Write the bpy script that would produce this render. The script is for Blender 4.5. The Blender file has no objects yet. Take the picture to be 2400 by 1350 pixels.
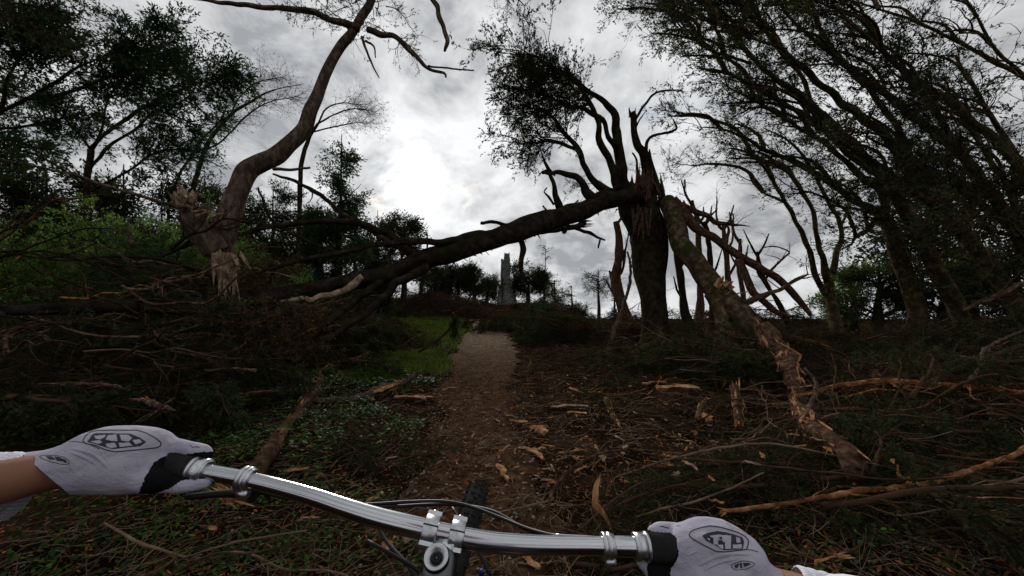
import bpy, bmesh, math, random
import numpy as np
from mathutils import Vector, Matrix
from mathutils.bvhtree import BVHTree
PI = math.pi
scene = bpy.context.scene
C = scene.collection
random.seed(7); RNG = np.random.default_rng(7)

# ------------------------------------------------------------------ camera
FPX = 840.0; CAMZ = 1.15; TH = math.atan(70/FPX)
cam_d = bpy.data.cameras.new('camera'); cam = bpy.data.objects.new('camera', cam_d); C.objects.link(cam)
cam.location = (0, 0, CAMZ); cam.rotation_euler = (PI/2 + TH, 0, 0)
cam_d.sensor_width = 36; cam_d.lens = 36*FPX/2400; cam_d.clip_start = 0.02; cam_d.clip_end = 4000
scene.camera = cam
CT, ST = math.cos(TH), math.sin(TH)
def P(px, py, Y):
    u = (px-1200)/FPX; v = (675-py)/FPX
    s = Y/(CT - v*ST)
    return Vector((u*s, Y, CAMZ + (ST + v*CT)*s))
# ------------------------------------------------------------------ world, sun, exposure
sd = P(970, 410, 10) - Vector((0, 0, CAMZ)); sd.normalize()
SUN_EL = math.asin(sd.z); SUN_AZ = math.atan2(sd.x, sd.y)
world = bpy.data.worlds.new('World'); scene.world = world; world.use_nodes = True
def build_world():
    nt = world.node_tree; nt.nodes.clear(); N = nt.nodes.new; L = nt.links.new
    out = N('ShaderNodeOutputWorld')
    sky = N('ShaderNodeTexSky'); sky.sky_type = 'NISHITA'; sky.sun_disc = False
    sky.sun_elevation = SUN_EL; sky.sun_rotation = SUN_AZ
    bs = N('ShaderNodeBackground'); bs.inputs[1].default_value = 0.08; L(sky.outputs[0], bs.inputs[0])
    tc = N('ShaderNodeTexCoord')
    sep = N('ShaderNodeSeparateXYZ'); L(tc.outputs['Generated'], sep.inputs[0])
    def math_(op, a, b=None, clamp=False):
        m = N('ShaderNodeMath'); m.operation = op; m.use_clamp = clamp
        for i, v in enumerate((a, b)):
            if v is None: continue
            if isinstance(v, (int, float)): m.inputs[i].default_value = v
            else: L(v, m.inputs[i])
        return m.outputs[0]
    zz = math_('ADD', math_('ABSOLUTE', sep.outputs[2]), 0.55)
    x = math_('DIVIDE', sep.outputs[0], zz); y = math_('DIVIDE', sep.outputs[1], zz)
    cmb = N('ShaderNodeCombineXYZ'); L(x, cmb.inputs[0]); L(y, cmb.inputs[1])
    def noise(scale, detail, rough, dist, off):
        mp = N('ShaderNodeMapping'); mp.inputs['Location'].default_value = off; L(cmb.outputs[0], mp.inputs[0])
        n = N('ShaderNodeTexNoise'); n.inputs['Scale'].default_value = scale; n.inputs['Detail'].default_value = detail
        n.inputs['Roughness'].default_value = rough; n.inputs['Distortion'].default_value = dist
        L(mp.outputs[0], n.inputs['Vector']); return n.outputs[0]
    big = noise(1.9, 6, .55, .3, (3.1, 1.7, 0)); small = noise(6.0, 9, .62, .25, (9.2, 4.4, 1)); gap = noise(3.0, 7, .6, .4, (5.5, 8.1, 4))
    t = math_('ADD', math_('MULTIPLY', big, .5), math_('MULTIPLY', small, .5))
    cr = N('ShaderNodeValToRGB'); e = cr.color_ramp.elements
    e[0].position = .425; e[0].color = (.29, .30, .32, 1); e[1].position = .585; e[1].color = (.70, .71, .72, 1)
    m1 = cr.color_ramp.elements.new(.49); m1.color = (.49, .50, .51, 1)
    L(t, cr.inputs[0])
    # veiled sun: bright halo in the cloud round the sun's direction
    dp = N('ShaderNodeVectorMath'); dp.operation = 'DOT_PRODUCT'; L(tc.outputs['Generated'], dp.inputs[0]); dp.inputs[1].default_value = sd
    d0 = math_('MAXIMUM', dp.outputs['Value'], 0)
    core = math_('MULTIPLY', math_('POWER', d0, 600), 1.7)
    halo = math_('MULTIPLY', math_('POWER', d0, 30), .10)
    wide = math_('MULTIPLY', math_('POWER', d0, 3), .20)
    amp = math_('ADD', math_('ADD', halo, wide), .84)
    tt = math_('MULTIPLY', small, 1.9)
    core = math_('MULTIPLY', core, tt)
    ampt = math_('ADD', amp, core)
    mul = N('ShaderNodeVectorMath'); mul.operation = 'SCALE'; L(cr.outputs[0], mul.inputs[0]); L(ampt, mul.inputs['Scale'])
    bc = N('ShaderNodeBackground'); L(mul.outputs[0], bc.inputs[0]); bc.inputs[1].default_value = 1.0
    gr = N('ShaderNodeMapRange'); gr.inputs['From Min'].default_value = .60; gr.inputs['From Max'].default_value = .76
    gr.inputs['To Min'].default_value = 1; gr.inputs['To Max'].default_value = .35; L(gap, gr.inputs[0])
    mx = N('ShaderNodeMixShader'); L(gr.outputs[0], mx.inputs[0]); L(bs.outputs[0], mx.inputs[1]); L(bc.outputs[0], mx.inputs[2])
    L(mx.outputs[0], out.inputs[0])
build_world()
sun_d = bpy.data.lights.new('sun', 'SUN'); sun_d.energy = 2.2; sun_d.angle = math.radians(10); sun_d.color = (1, .95, .88)
sun = bpy.data.objects.new('sun', sun_d); C.objects.link(sun); sun.rotation_euler = sd.to_track_quat('Z', 'Y').to_euler()
scene.view_settings.view_transform = 'Standard'; scene.view_settings.look = 'None'
scene.view_settings.exposure = 0.34; scene.view_settings.gamma = 1; scene.view_settings.use_curve_mapping = False
scene.cycles.max_bounces = 6; scene.cycles.diffuse_bounces = 3; scene.cycles.transmission_bounces = 3
scene.cycles.transparent_max_bounces = 4

# ------------------------------------------------------------------ materials
def mat(name, cols, scale=4, rough=.8, bump=0, bscale=30, stretch=(1, 1, 1), spec=.3, metal=0, trans=0, attr=False, detail=6, bdist=.01, moss=None, mossamt=.5):
    """noise-mixed colour (2-3 stops), bump, optional translucency, optional per-piece colour attribute"""
    m = bpy.data.materials.new(name); m.use_nodes = True
    nt = m.node_tree; N = nt.nodes.new; L = nt.links.new
    b = nt.nodes['Principled BSDF']; out = nt.nodes['Material Output']
    b.inputs['Roughness'].default_value = rough; b.inputs['Metallic'].default_value = metal
    b.inputs['Specular IOR Level'].default_value = spec if (spec != .3 or metal or rough < .6) else 0.0
    tc = N('ShaderNodeTexCoord'); mp = N('ShaderNodeMapping'); mp.inputs['Scale'].default_value = stretch
    L(tc.outputs['Object'], mp.inputs[0])
    n = N('ShaderNodeTexNoise'); n.inputs['Scale'].default_value = scale; n.inputs['Detail'].default_value = detail
    n.inputs['Roughness'].default_value = .65; L(mp.outputs[0], n.inputs['Vector'])
    cr = N('ShaderNodeValToRGB'); e = cr.color_ramp.elements
    e[0].position = .32; e[0].color = (*cols[0], 1); e[1].position = .68; e[1].color = (*cols[-1], 1)
    if len(cols) == 3: k = e.new(.5); k.color = (*cols[1], 1)
    L(n.outputs[0], cr.inputs[0]); col = cr.outputs[0]
    if moss:
        n3 = N('ShaderNodeTexNoise'); n3.inputs['Scale'].default_value = 2.3; n3.inputs['Detail'].default_value = 7; n3.inputs['Roughness'].default_value = .7
        L(tc.outputs['Object'], n3.inputs['Vector'])
        mr = N('ShaderNodeMapRange'); mr.inputs['From Min'].default_value = .62-mossamt*.25; mr.inputs['From Max'].default_value = .72-mossamt*.2; L(n3.outputs[0], mr.inputs[0])
        mx = N('ShaderNodeMix'); mx.data_type = 'RGBA'; L(mr.outputs[0], mx.inputs[0]); L(col, mx.inputs[6]); mx.inputs[7].default_value = (*moss, 1); col = mx.outputs[2]
    if attr:
        a = N('ShaderNodeAttribute'); a.attribute_name = 'tint'
        mx = N('ShaderNodeMix'); mx.data_type = 'RGBA'; mx.blend_type = 'MULTIPLY'; mx.inputs[0].default_value = 1
        L(col, mx.inputs[6]); L(a.outputs['Color'], mx.inputs[7]); col = mx.outputs[2]
    L(col, b.inputs['Base Color'])
    if bump:
        n2 = N('ShaderNodeTexNoise'); n2.inputs['Scale'].default_value = bscale; n2.inputs['Detail'].default_value = 5; n2.inputs['Roughness'].default_value = .7
        L(mp.outputs[0], n2.inputs['Vector'])
        bp = N('ShaderNodeBump'); bp.inputs['Strength'].default_value = bump; bp.inputs['Distance'].default_value = bdist
        L(n2.outputs[0], bp.inputs['Height']); L(bp.outputs[0], b.inputs['Normal'])
    if trans:
        t = N('ShaderNodeBsdfTranslucent'); L(col, t.inputs[0])
        ms = N('ShaderNodeMixShader'); ms.inputs[0].default_value = trans
        L(b.outputs[0], ms.inputs[1]); L(t.outputs[0], ms.inputs[2]); L(ms.outputs[0], out.inputs[0])
    return m
M = {}
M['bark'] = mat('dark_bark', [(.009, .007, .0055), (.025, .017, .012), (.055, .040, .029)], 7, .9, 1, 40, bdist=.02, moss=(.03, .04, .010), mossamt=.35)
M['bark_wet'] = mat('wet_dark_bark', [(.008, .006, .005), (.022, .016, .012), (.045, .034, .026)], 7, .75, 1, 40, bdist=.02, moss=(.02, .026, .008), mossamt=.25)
M['bark_pale'] = mat('pale_smooth_bark', [(.028, .019, .014), (.075, .053, .040), (.17, .125, .095)], 15, .85, 1, 45, stretch=(1, 1, .45), bdist=.02)
M['bark_red'] = mat('reddish_peeled_bark', [(.022, .011, .007), (.078, .043, .028), (.20, .125, .085)], 16, .75, 1, 60, bdist=.02, moss=(.05, .055, .015), mossamt=.25)
M['bark_moss'] = mat('mossy_bark', [(.020, .013, .008), (.075, .050, .030), (.19, .135, .085)], 8, .9, 1, 45, bdist=.02, moss=(.032, .036, .010), mossamt=.5)
M['raw'] = mat('raw_split_wood', [(.10, .042, .018), (.30, .145, .065), (.52, .32, .18)], 14, .65, 1, 60, stretch=(1, 1, .3), bdist=.01)
M['raw_pale'] = mat('pale_split_wood', [(.08, .05, .033), (.22, .15, .10), (.42, .32, .23)], 14, .7, 1, 60, bdist=.01)
M['twig'] = mat('thin_twig_bark', [(.025, .014, .009), (.075, .045, .029)], 3, .85)
M['twig_pale'] = mat('bleached_twig_bark', [(.075, .048, .032), (.21, .145, .10)], 9, .8, .5, 60)
M['twig_orange'] = mat('orange_stripped_branch', [(.05, .020, .010), (.20, .082, .035), (.42, .22, .11)], 15, .6, 1, 70, bdist=.012)
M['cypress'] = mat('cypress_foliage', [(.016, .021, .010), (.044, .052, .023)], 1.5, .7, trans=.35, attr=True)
M['cypress_dead'] = mat('browned_cypress_foliage', [(.026, .016, .010), (.072, .045, .026)], 1.5, .8, trans=.15, attr=True)
M['cypress_green'] = mat('green_conifer_foliage', [(.018, .034, .015), (.045, .072, .028)], 1.5, .7, trans=.4, attr=True)
M['leaf'] = mat('fresh_broad_leaves', [(.045, .10, .014), (.13, .21, .035)], 1.2, .5, trans=.55, attr=True)
M['ivy'] = mat('ground_ivy_leaves', [(.014, .034, .008), (.045, .095, .020)], 3, .6, trans=.3, attr=True, spec=.04)
M['grass'] = mat('grass_blades', [(.036, .054, .012), (.090, .120, .028)], 1.2, .6, trans=.45, attr=True)
M['litter'] = mat('needle_litter', [(.07, .036, .019), (.15, .082, .046)], 3, .8, attr=True)
M['stone'] = mat('weathered_tower_stone', [(.05, .05, .047), (.09, .088, .082), (.14, .135, .13)], .8, .9, .6, 6)
M['moss'] = mat('moss_tufts', [(.03, .035, .008), (.07, .075, .016)], 3, .9)

# ------------------------------------------------------------------ mesh helpers
def tag(o, label=None, cat=None, group=None, kind=None):
    if label: o['label'] = label
    if cat: o['category'] = cat
    if group: o['group'] = group
    if kind: o['kind'] = kind
    return o
def empty(name, loc=(0, 0, 0)):
    o = bpy.data.objects.new(name, None); o.location = loc; o.empty_display_size = .1; C.objects.link(o); return o
class MB:
    def __init__(s): s.v = []; s.t = []; s.q = []; s.n = 0; s.tint = []; s.hast = False
    def add(s, v, tris=None, quads=None, tint=None):
        v = np.asarray(v, dtype=np.float64).reshape(-1, 3)
        if tris is not None and len(tris): s.t.append(np.asarray(tris).reshape(-1, 3) + s.n)
        if quads is not None and len(quads): s.q.append(np.asarray(quads).reshape(-1, 4) + s.n)
        s.v.append(v); s.n += len(v)
        if tint is None: s.tint.append(np.ones((len(v), 3)))
        else: s.hast = True; s.tint.append(np.broadcast_to(np.asarray(tint).reshape(-1, 3), (len(v), 3)) if np.asarray(tint).size == 3 else tint)
        return s
    def mesh(s, name, m, smooth=True, origin=(0, 0, 0)):
        me = bpy.data.meshes.new(name)
        if not s.v: return me
        v = np.concatenate(s.v) - np.asarray(origin)
        t = np.concatenate(s.t) if s.t else np.zeros((0, 3), int); q = np.concatenate(s.q) if s.q else np.zeros((0, 4), int)
        me.vertices.add(len(v)); me.vertices.foreach_set('co', v.astype(np.float32).ravel())
        nl = t.size + q.size; me.loops.add(nl)
        me.loops.foreach_set('vertex_index', np.concatenate([t.ravel(), q.ravel()]).astype(np.int32))
        npoly = len(t) + len(q); me.polygons.add(npoly)
        ls = np.concatenate([np.arange(len(t))*3, t.size + np.arange(len(q))*4]).astype(np.int32)
        me.polygons.foreach_set('loop_start', ls)
        me.polygons.foreach_set('use_smooth', np.full(npoly, smooth))
        me.update(calc_edges=True); me.validate()
        if s.hast:
            a = me.attributes.new('tint', 'FLOAT_COLOR', 'POINT')
            c = np.concatenate(s.tint); c = np.concatenate([c, np.ones((len(c), 1))], 1)
            a.data.foreach_set('color', c.astype(np.float32).ravel())
        for mm in (m if isinstance(m, (list, tuple)) else [m]): me.materials.append(mm)
        return me
    def build(s, name, m, parent=None, smooth=True, origin=(0, 0, 0)):
        o = bpy.data.objects.new(name, s.mesh(name, m, smooth, origin)); C.objects.link(o)
        if parent: o.parent = parent
        else: o.location = origin
        return o
def resample(pts, rad, step):
    """Catmull-Rom through pts"""
    pts = np.array([tuple(p) for p in pts], float); rad = np.asarray(rad, float)
    if len(rad) != len(pts): rad = np.interp(np.linspace(0, 1, len(pts)), np.linspace(0, 1, len(rad)), rad)
    ext = np.vstack([2*pts[0]-pts[1], pts, 2*pts[-1]-pts[-2]])
    op, orr = [], []
    for i in range(len(pts)-1):
        p0, p1, p2, p3 = ext[i:i+4]; L = np.linalg.norm(p2-p1); n = max(2, int(L/step))
        t = np.linspace(0, 1, n, endpoint=False)[:, None]
        op.append(.5*((2*p1)+(-p0+p2)*t+(2*p0-5*p1+4*p2-p3)*t**2+(-p0+3*p1-3*p2+p3)*t**3))
        orr.append(rad[i]+(rad[i+1]-rad[i])*t[:, 0])
    op.append(pts[-1:]); orr.append(rad[-1:])
    return np.vstack(op), np.concatenate(orr)
def tube(mb, pts, rad, sides=8, step=.1, rough=.0, wob=.0, cap=True, rng=None, raw=False, flat=1.0):
    rng = rng or RNG
    if not raw: pts, rad = resample(pts, rad, step)
    else: pts = np.asarray(pts, float); rad = np.asarray(rad, float)
    n = len(pts)
    if wob: 
        arc0 = np.concatenate([[0], np.cumsum(np.linalg.norm(np.diff(pts, axis=0), axis=1))]); m = max(3, int(arc0[-1]/(rad.mean()*3.5+1e-6))+2)
        w = np.stack([np.interp(arc0, np.linspace(0, arc0[-1], m), rng.normal(0, 1, m)) for _ in range(3)], 1)
        w = w*np.minimum(arc0/(rad.mean()*4+1e-6), 1)[:, None]; w = (w+np.roll(w, 1, 0)+np.roll(w, -1, 0))/3; w[0] = 0; w[-1] = 0
        pts = pts + w*rad[:, None]*wob*3
    T = np.gradient(pts, axis=0); T /= np.linalg.norm(T, axis=1)[:, None]+1e-9
    u = np.cross(T[0], (0.31, 0.22, .92)); u /= np.linalg.norm(u)+1e-9
    U = np.zeros((n, 3)); 
    for i in range(n):
        u = u - T[i]*u.dot(T[i]); u /= np.linalg.norm(u)+1e-9; U[i] = u
    V = np.cross(T, U)
    a = np.arange(sides)/sides*2*PI
    R = rad[:, None]*np.ones((1, sides))
    if rough:
        arc = np.concatenate([[0], np.cumsum(np.linalg.norm(np.diff(pts, axis=0), axis=1))])/(rad.mean()*2+1e-6)
        def sm(per):   # smooth noise along the length
            m = max(3, int(arc[-1]/per)+3); return np.interp(arc, np.linspace(0, arc[-1]+1e-6, m), rng.normal(0, 1, m))
        tw = arc*rng.uniform(-.5, .5)+sm(3)*.6
        rd = sum(rng.uniform(.5, 1)*np.sin(a[None]*k+tw[:, None]*k*.5+rng.uniform(0, 6)) for k in (2, 3, 5))
        kn = np.stack([sm(1.3) for _ in range(sides)], 1); kn = (kn+np.roll(kn, 1, 1))*.5
        R = R*(1+rough*.75*rd+rough*1.0*kn+rough*.7*sm(4)[:, None])
    v = pts[:, None]+R[..., None]*(np.cos(a)[None, :, None]*U[:, None]+flat*np.sin(a)[None, :, None]*V[:, None])
    i = np.arange(n-1)[:, None]*sides; j = np.arange(sides)[None]; k = (j+1) % sides
    q = np.stack([i+j, i+k, i+sides+k, i+sides+j], -1).reshape(-1, 4)
    v = v.reshape(-1, 3); tr = []
    if cap:
        v = np.vstack([v, pts[0], pts[-1]]); b = n*sides
        for s_ in range(sides):
            tr.append((b, (s_+1) % sides, s_)); tr.append((b+1, (n-1)*sides+s_, (n-1)*sides+(s_+1) % sides))
    mb.add(v, tr, q)
    return pts, rad
def twigs(mb, P0, D, L, R, K=5, sides=3, jit=.18, bend=None, rng=None, tip=.25):
    """batch of N thin tubes. returns pts (N,K,3)"""
    rng = rng or RNG; N = len(P0)
    if N == 0: return np.zeros((0, K, 3))
    D = D/(np.linalg.norm(D, axis=1)[:, None]+1e-9); pts = np.zeros((N, K, 3)); pts[:, 0] = P0; d = D.copy()
    for k in range(1, K):
        d = d + rng.normal(0, jit, (N, 3))
        if bend is not None: d = d + np.asarray(bend)/K
        d /= np.linalg.norm(d, axis=1)[:, None]
        pts[:, k] = pts[:, k-1]+d*(L/(K-1))[:, None]
    T = np.gradient(pts, axis=1); T /= np.linalg.norm(T, axis=2)[..., None]+1e-9
    ref = np.where(np.abs(T[..., 2:3]) > .9, np.array([1., 0, 0]), np.array([0, 0, 1.]))
    U = np.cross(T, ref); U /= np.linalg.norm(U, axis=2)[..., None]+1e-9; V = np.cross(T, U)
    r = R[:, None]*np.linspace(1, tip, K)[None]
    a = np.arange(sides)/sides*2*PI
    v = pts[:, :, None]+r[..., None, None]*(np.cos(a)[:, None]*U[:, :, None]+np.sin(a)[:, None]*V[:, :, None])
    base = (np.arange(N)*K*sides)[:, None, None]; i = (np.arange(K-1)*sides)[None, :, None]; j = np.arange(sides)[None, None]; kk = (j+1) % sides
    q = np.stack([base+i+j, base+i+kk, base+i+sides+kk, base+i+sides+j], -1).reshape(-1, 4)
    mb.add(v.reshape(-1, 3), None, q)
    return pts
def spray_template(n=22, kind='cypress', rng=None):
    rng = rng or RNG; v = []; t = []
    for i in range(n):
        if kind == 'cypress':      # a feathery tuft: narrow blades leaving a short stem
            s = rng.uniform(0, 1.1); a = rng.uniform(0, 2*PI); el = rng.uniform(.25, .95)
            d = np.array([math.cos(a)*math.sin(el), math.sin(a)*math.sin(el)*.6, math.cos(el)]); L = rng.uniform(.2, .45); w = rng.uniform(.04, .075)
        elif kind == 'needle':
            s = rng.uniform(0, .9); a = rng.uniform(0, 2*PI); el = rng.uniform(.5, 1.2)
            d = np.array([math.cos(a)*math.sin(el), math.sin(a)*math.sin(el), math.cos(el)]); L = rng.uniform(.2, .4); w = .022
        else:                      # broad leaf
            s = rng.uniform(0, .9); a = rng.uniform(0, 2*PI); el = rng.uniform(.6, 1.5)
            d = np.array([math.cos(a)*math.sin(el), math.sin(a)*math.sin(el)*.7, math.cos(el)]); L = rng.uniform(.2, .34); w = L*.30
        b = np.array([0, 0, s-.3]); b = b+rng.normal(0, .06, 3)
        side = np.cross(d, rng.normal(0, 1, 3)); side /= np.linalg.norm(side)
        k = len(v); v += [b, b+d*L*.5+side*w, b+d*L, b+d*L*.5-side*w]; t += [(k, k+1, k+2), (k, k+2, k+3)]
    return np.array(v), np.array(t)
TPL = {k: [spray_template(n, k) for _ in range(6)] for k, n in (('cypress', 11), ('needle', 16), ('leaf', 6))}
TPL['far'] = []
for _ in range(6):
    v_, t_ = spray_template(6, 'cypress'); TPL['far'].append((v_*1.0, t_))
    for k_ in range(6): c_ = v_[k_*4].copy(); v_[k_*4+1] = c_+(v_[k_*4+1]-c_)*1.25; v_[k_*4+3] = c_+(v_[k_*4+3]-c_)*1.25
def stamp(mb, pos, dirs, size, kind='cypress', tint=.35, rng=None):
    rng = rng or RNG; N = len(pos)
    if N == 0: return
    dirs = dirs/(np.linalg.norm(dirs, axis=1)[:, None]+1e-9)
    u = np.cross(dirs, rng.normal(0, 1, (N, 3))); u /= np.linalg.norm(u, axis=1)[:, None]+1e-9; w = np.cross(dirs, u)
    which = rng.integers(0, 6, N); sz = size*rng.uniform(.6, 1.35, N)
    val = 1+tint*rng.normal(0, 1, N); hue = rng.normal(0, .12, N)
    col = np.clip(np.stack([val*(1+hue), val, val*(1-hue)], 1), .25, 2.2)
    for k in range(6):
        s = which == k; n = s.sum()
        if not n: continue
        tv, tt = TPL[kind][k]; R = np.stack([u[s], w[s], dirs[s]], 2)
        v = np.einsum('nij,vj->nvi', R, tv)*sz[s][:, None, None]+pos[s][:, None]
        f = (tt[None]+(np.arange(n)*len(tv))[:, None, None]).reshape(-1, 3)
        mb.add(v.reshape(-1, 3), f, None, np.repeat(col[s], len(tv), 0))
def along(lines, n, t0=.3, t1=1.0, rng=None, bias=1.0):
    """n random points on polylines (pts, rad) -> pos, tangent, radius"""
    rng = rng or RNG; Ls = np.array([np.linalg.norm(np.diff(p, axis=0), axis=1).sum() for p, r in lines]); Ls = Ls/Ls.sum()
    ps, ts, rs = [], [], []
    for (p, r), c in zip(lines, rng.multinomial(n, Ls)):
        if c == 0: continue
        t = t0+(t1-t0)*rng.uniform(0, 1, c)**(1/bias); f = t*(len(p)-1); i = np.minimum(f.astype(int), len(p)-2); g = (f-i)[:, None]
        ps.append(p[i]*(1-g)+p[i+1]*g); d = p[i+1]-p[i]; ts.append(d/(np.linalg.norm(d, axis=1)[:, None]+1e-9)); rs.append(r[i])
    return np.concatenate(ps), np.concatenate(ts), np.concatenate(rs)
def tree(name, label, cat, limbs, sides=9, bark='bark', twigmat='twig', crown=None, group=None, n1=60, n2=4, l1=1.2, l2=.5, r1=.018, wind=(0, 0, 0),
         spread=.8, t0=.4, foliage='cypress', fmat='cypress', size=.22, nf=4, seed=1, step=.12, rough=.07, bend=(0, 0, 0), leafless=False, extra=None, scale=1):
    """limbs: list of (points, radii in metres); the first is the trunk. Thing > trunk, branch..., twigs, crown."""
    rng = np.random.default_rng(seed); base = Vector(limbs[0][0][0])
    root = tag(empty(name, base), label, cat, group)
    lines = []
    for i, (pts, rad) in enumerate(limbs):
        mb = MB(); p, r = tube(mb, pts, rad, sides if i == 0 or rad[0] > .06 else 6, step, rough, .05 if i == 0 else .12, rng=rng)
        mb.build('trunk' if i == 0 else 'branch', M[bark], root, origin=base)
        if i > 0 or len(limbs) == 1: lines.append((p, r))
    W = np.asarray(wind, float)
    if n1:
        p, t, r = along(lines, n1, t0, 1, rng, 1.3)
        d = t*.5+rng.normal(0, spread*.6, p.shape)+W
        mb = MB(); L = l1*rng.uniform(.4, 1.3, len(p))
        a = twigs(mb, p, d, L, np.minimum(r1*rng.uniform(.5, 1.3, len(p)), r*.8+.004), 6, 4, .2, bend, rng)
        if n2:
            N = len(a)*n2; ii = rng.integers(0, len(a), N); kk = rng.integers(1, 6, N); kk2 = np.maximum(kk-1, 0)
            q = a[ii, kk]; dd = (a[ii, kk]-a[ii, kk2]); dd /= np.linalg.norm(dd, axis=1)[:, None]+1e-9
            d2 = dd*.7+rng.normal(0, spread*.6, q.shape)+W*.6
            b = twigs(mb, q, d2, l2*rng.uniform(.4, 1.4, N), r1*.35*rng.uniform(.6, 1.2, N), 4, 3, .25, bend, rng)
        else: b = a
        mb.build('twigs', M[twigmat], root, origin=base).__setitem__('kind', 'stuff')
        if not leafless and nf:
            N = len(b)*nf; ii = rng.integers(0, len(b), N); K = b.shape[1]; kk = np.minimum(rng.integers(K//2, K+2, N), K-1)
            dd = b[ii, kk]-b[ii, kk-1]; dd = dd/(np.linalg.norm(dd, axis=1)[:, None]+1e-9)
            f = MB(); stamp(f, b[ii, kk]+rng.normal(0, size*.3, (N, 3)), dd+rng.normal(0, .45, dd.shape)+W*.3, size, foliage, rng=rng)
            f.build('crown', M[fmat], root, smooth=False, origin=base).__setitem__('kind', 'stuff')
    return root
def px(line, r0=None):
    """[(px,py,Y,rpx)...] -> points, radii in metres"""
    # a wide lens widens things away from its axis: take that out of the traced thickness
    return [P(a, b, Y) for a, b, Y, r in line], [r/FPX*Y/math.sqrt(1+((a-1200)/FPX)**2+((b-675)/FPX)**2) for a, b, Y, r in line]
def pxd(pts, Y0, Y1, R):
    """pixel pairs, depth and pixel-radius ramps"""
    n = len(pts); Ys = np.linspace(Y0, Y1, n); Rs = np.interp(np.linspace(0, 1, n), np.linspace(0, 1, len(R)), R)
    return px([(a, b, y, r) for (a, b), y, r in zip(pts, Ys, Rs)])
def splinters(mb, c, d, n, L, w, rng, spread=.25, ring=.05):
    """jagged torn-wood blades standing on a break"""
    d = np.array(d, float); d /= np.linalg.norm(d)
    for i in range(n):
        dd = d+rng.normal(0, spread, 3); dd /= np.linalg.norm(dd); b = np.array(c)+rng.normal(0, ring, 3); s = np.cross(dd, rng.normal(0, 1, 3)); s /= np.linalg.norm(s)
        e = np.cross(dd, s); l = L*rng.uniform(.35, 1.2); ww = w*rng.uniform(.5, 1.3); th = ww*.35
        v = [b+s*ww+e*th, b-s*ww+e*th, b-s*ww-e*th, b+s*ww-e*th]
        m1 = b+dd*l*.6; v += [m1+s*ww*.7+e*th, m1-s*ww*.6+e*th, m1-s*ww*.6-e*th, m1+s*ww*.7-e*th, b+dd*l+s*ww*rng.uniform(-.5, .5)]
        mb.add(v, [(4, 5, 8), (5, 6, 8), (6, 7, 8), (7, 4, 8)], [(0, 1, 5, 4), (1, 2, 6, 5), (2, 3, 7, 6), (3, 0, 4, 7), (3, 2, 1, 0)])

# ------------------------------------------------------------------ ground
def sst(a, b, x): t = np.clip((x-a)/(b-a), 0, 1); return t*t*(3-2*t)
def wavy(x, y):
    return (np.sin(x*1.3+.7)*np.cos(y*1.1+x*.4)+.5*np.sin(x*2.9+y*1.7)+.35*np.sin(x*5.1-y*4.3+1.2)+.2*np.sin(x*9.7+y*8.3))
def path_cx(y): return np.interp(y, [-20, 0, 3, 8, 14, 22, 30, 42, 55], [-.2, -.15, -.30, -.68, -1.0, -1.5, -2.0, -4.5, -9])
def path_hw(y): return np.interp(y, [-20, 0, 3, 8, 14, 22, 30, 60], [.42, .42, .50, .85, 1.3, 1.4, 1.5, 1.6])
def gz(x, y):
    x = np.asarray(x, float); y = np.asarray(y, float)
    r = np.interp(y, [-300, 0, 6, 10, 15, 20, 28, 36, 45, 60, 80, 120, 400, 2500], [0, 0, .0, .04, .14, .30, .60, .95, 1.5, 2.8, 4.2, 4.4, 2, -10])
    w = 1-.86*sst(1.5, 10, x)
    z = r*w+sst(12, 30, y)*.05*np.clip(-x-4, 0, 30)*(1-sst(100, 200, y))
    off = sst(.6, 2.0, np.abs(x-path_cx(y))-path_hw(y)*.4)
    z = z+.035*wavy(x*1.3, y*1.3)*off+.07*wavy(x*.5, y*.5)*off
    z = z+.10*off*(1-sst(10, 40, y)) - .03
    z = z-sst(25, 120, y)*sst(12, 40, x)*2.5
    return z
def gzf(x, y): return float(gz(x, y))
def G(pxx, pyy, up=0.):
    """where the view ray of a pixel meets the ground (lifted by up)"""
    Y = .4
    while Y < 90:
        p = P(pxx, pyy, Y)
        if p.z < gzf(p.x, p.y)+up: return Vector((p.x, p.y, gzf(p.x, p.y)+up))
        Y += .02+Y*.006
    return P(pxx, pyy, 90)
def nonuni(n, lim, k): t = np.linspace(-1, 1, n); return np.sinh(t*k)/math.sinh(k)*lim
xs = nonuni(290, 1500, 9.0); ys = nonuni(340, 2200, 9.2)+4
X, Y_ = np.meshgrid(xs, ys); Z = gz(X, Y_)
def gridq(nx, ny):
    i = np.arange(ny-1)[:, None]*nx; j = np.arange(nx-1)[None]
    return np.stack([i+j, i+j+1, i+nx+j+1, i+nx+j], -1).reshape(-1, 4)
def earth_mat(name, stops, gravel):
    m = mat(name, stops, 1.6, .95, 1, 22, bdist=.03, detail=10)
    return m
M['soil'] = earth_mat('dark_leaf_mould_soil', [(.006, .0038, .0024), (.015, .009, .0055), (.045, .028, .017)], 0)
M['trail'] = mat('trodden_earth_trail', [(.018, .0095, .005), (.052, .028, .0155), (.10, .060, .036)], 9, .85, 1, 55, bdist=.02, detail=12)
M['gravel'] = mat('pale_gravel_trail', [(.055, .039, .027), (.12, .088, .063), (.20, .15, .11)], 5, .95, 1, 40, bdist=.02, detail=12)
M['turf'] = mat('turf_soil', [(.02, .035, .008), (.045, .075, .015)], 1.5, .95, 1, 22, bdist=.03)
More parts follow.
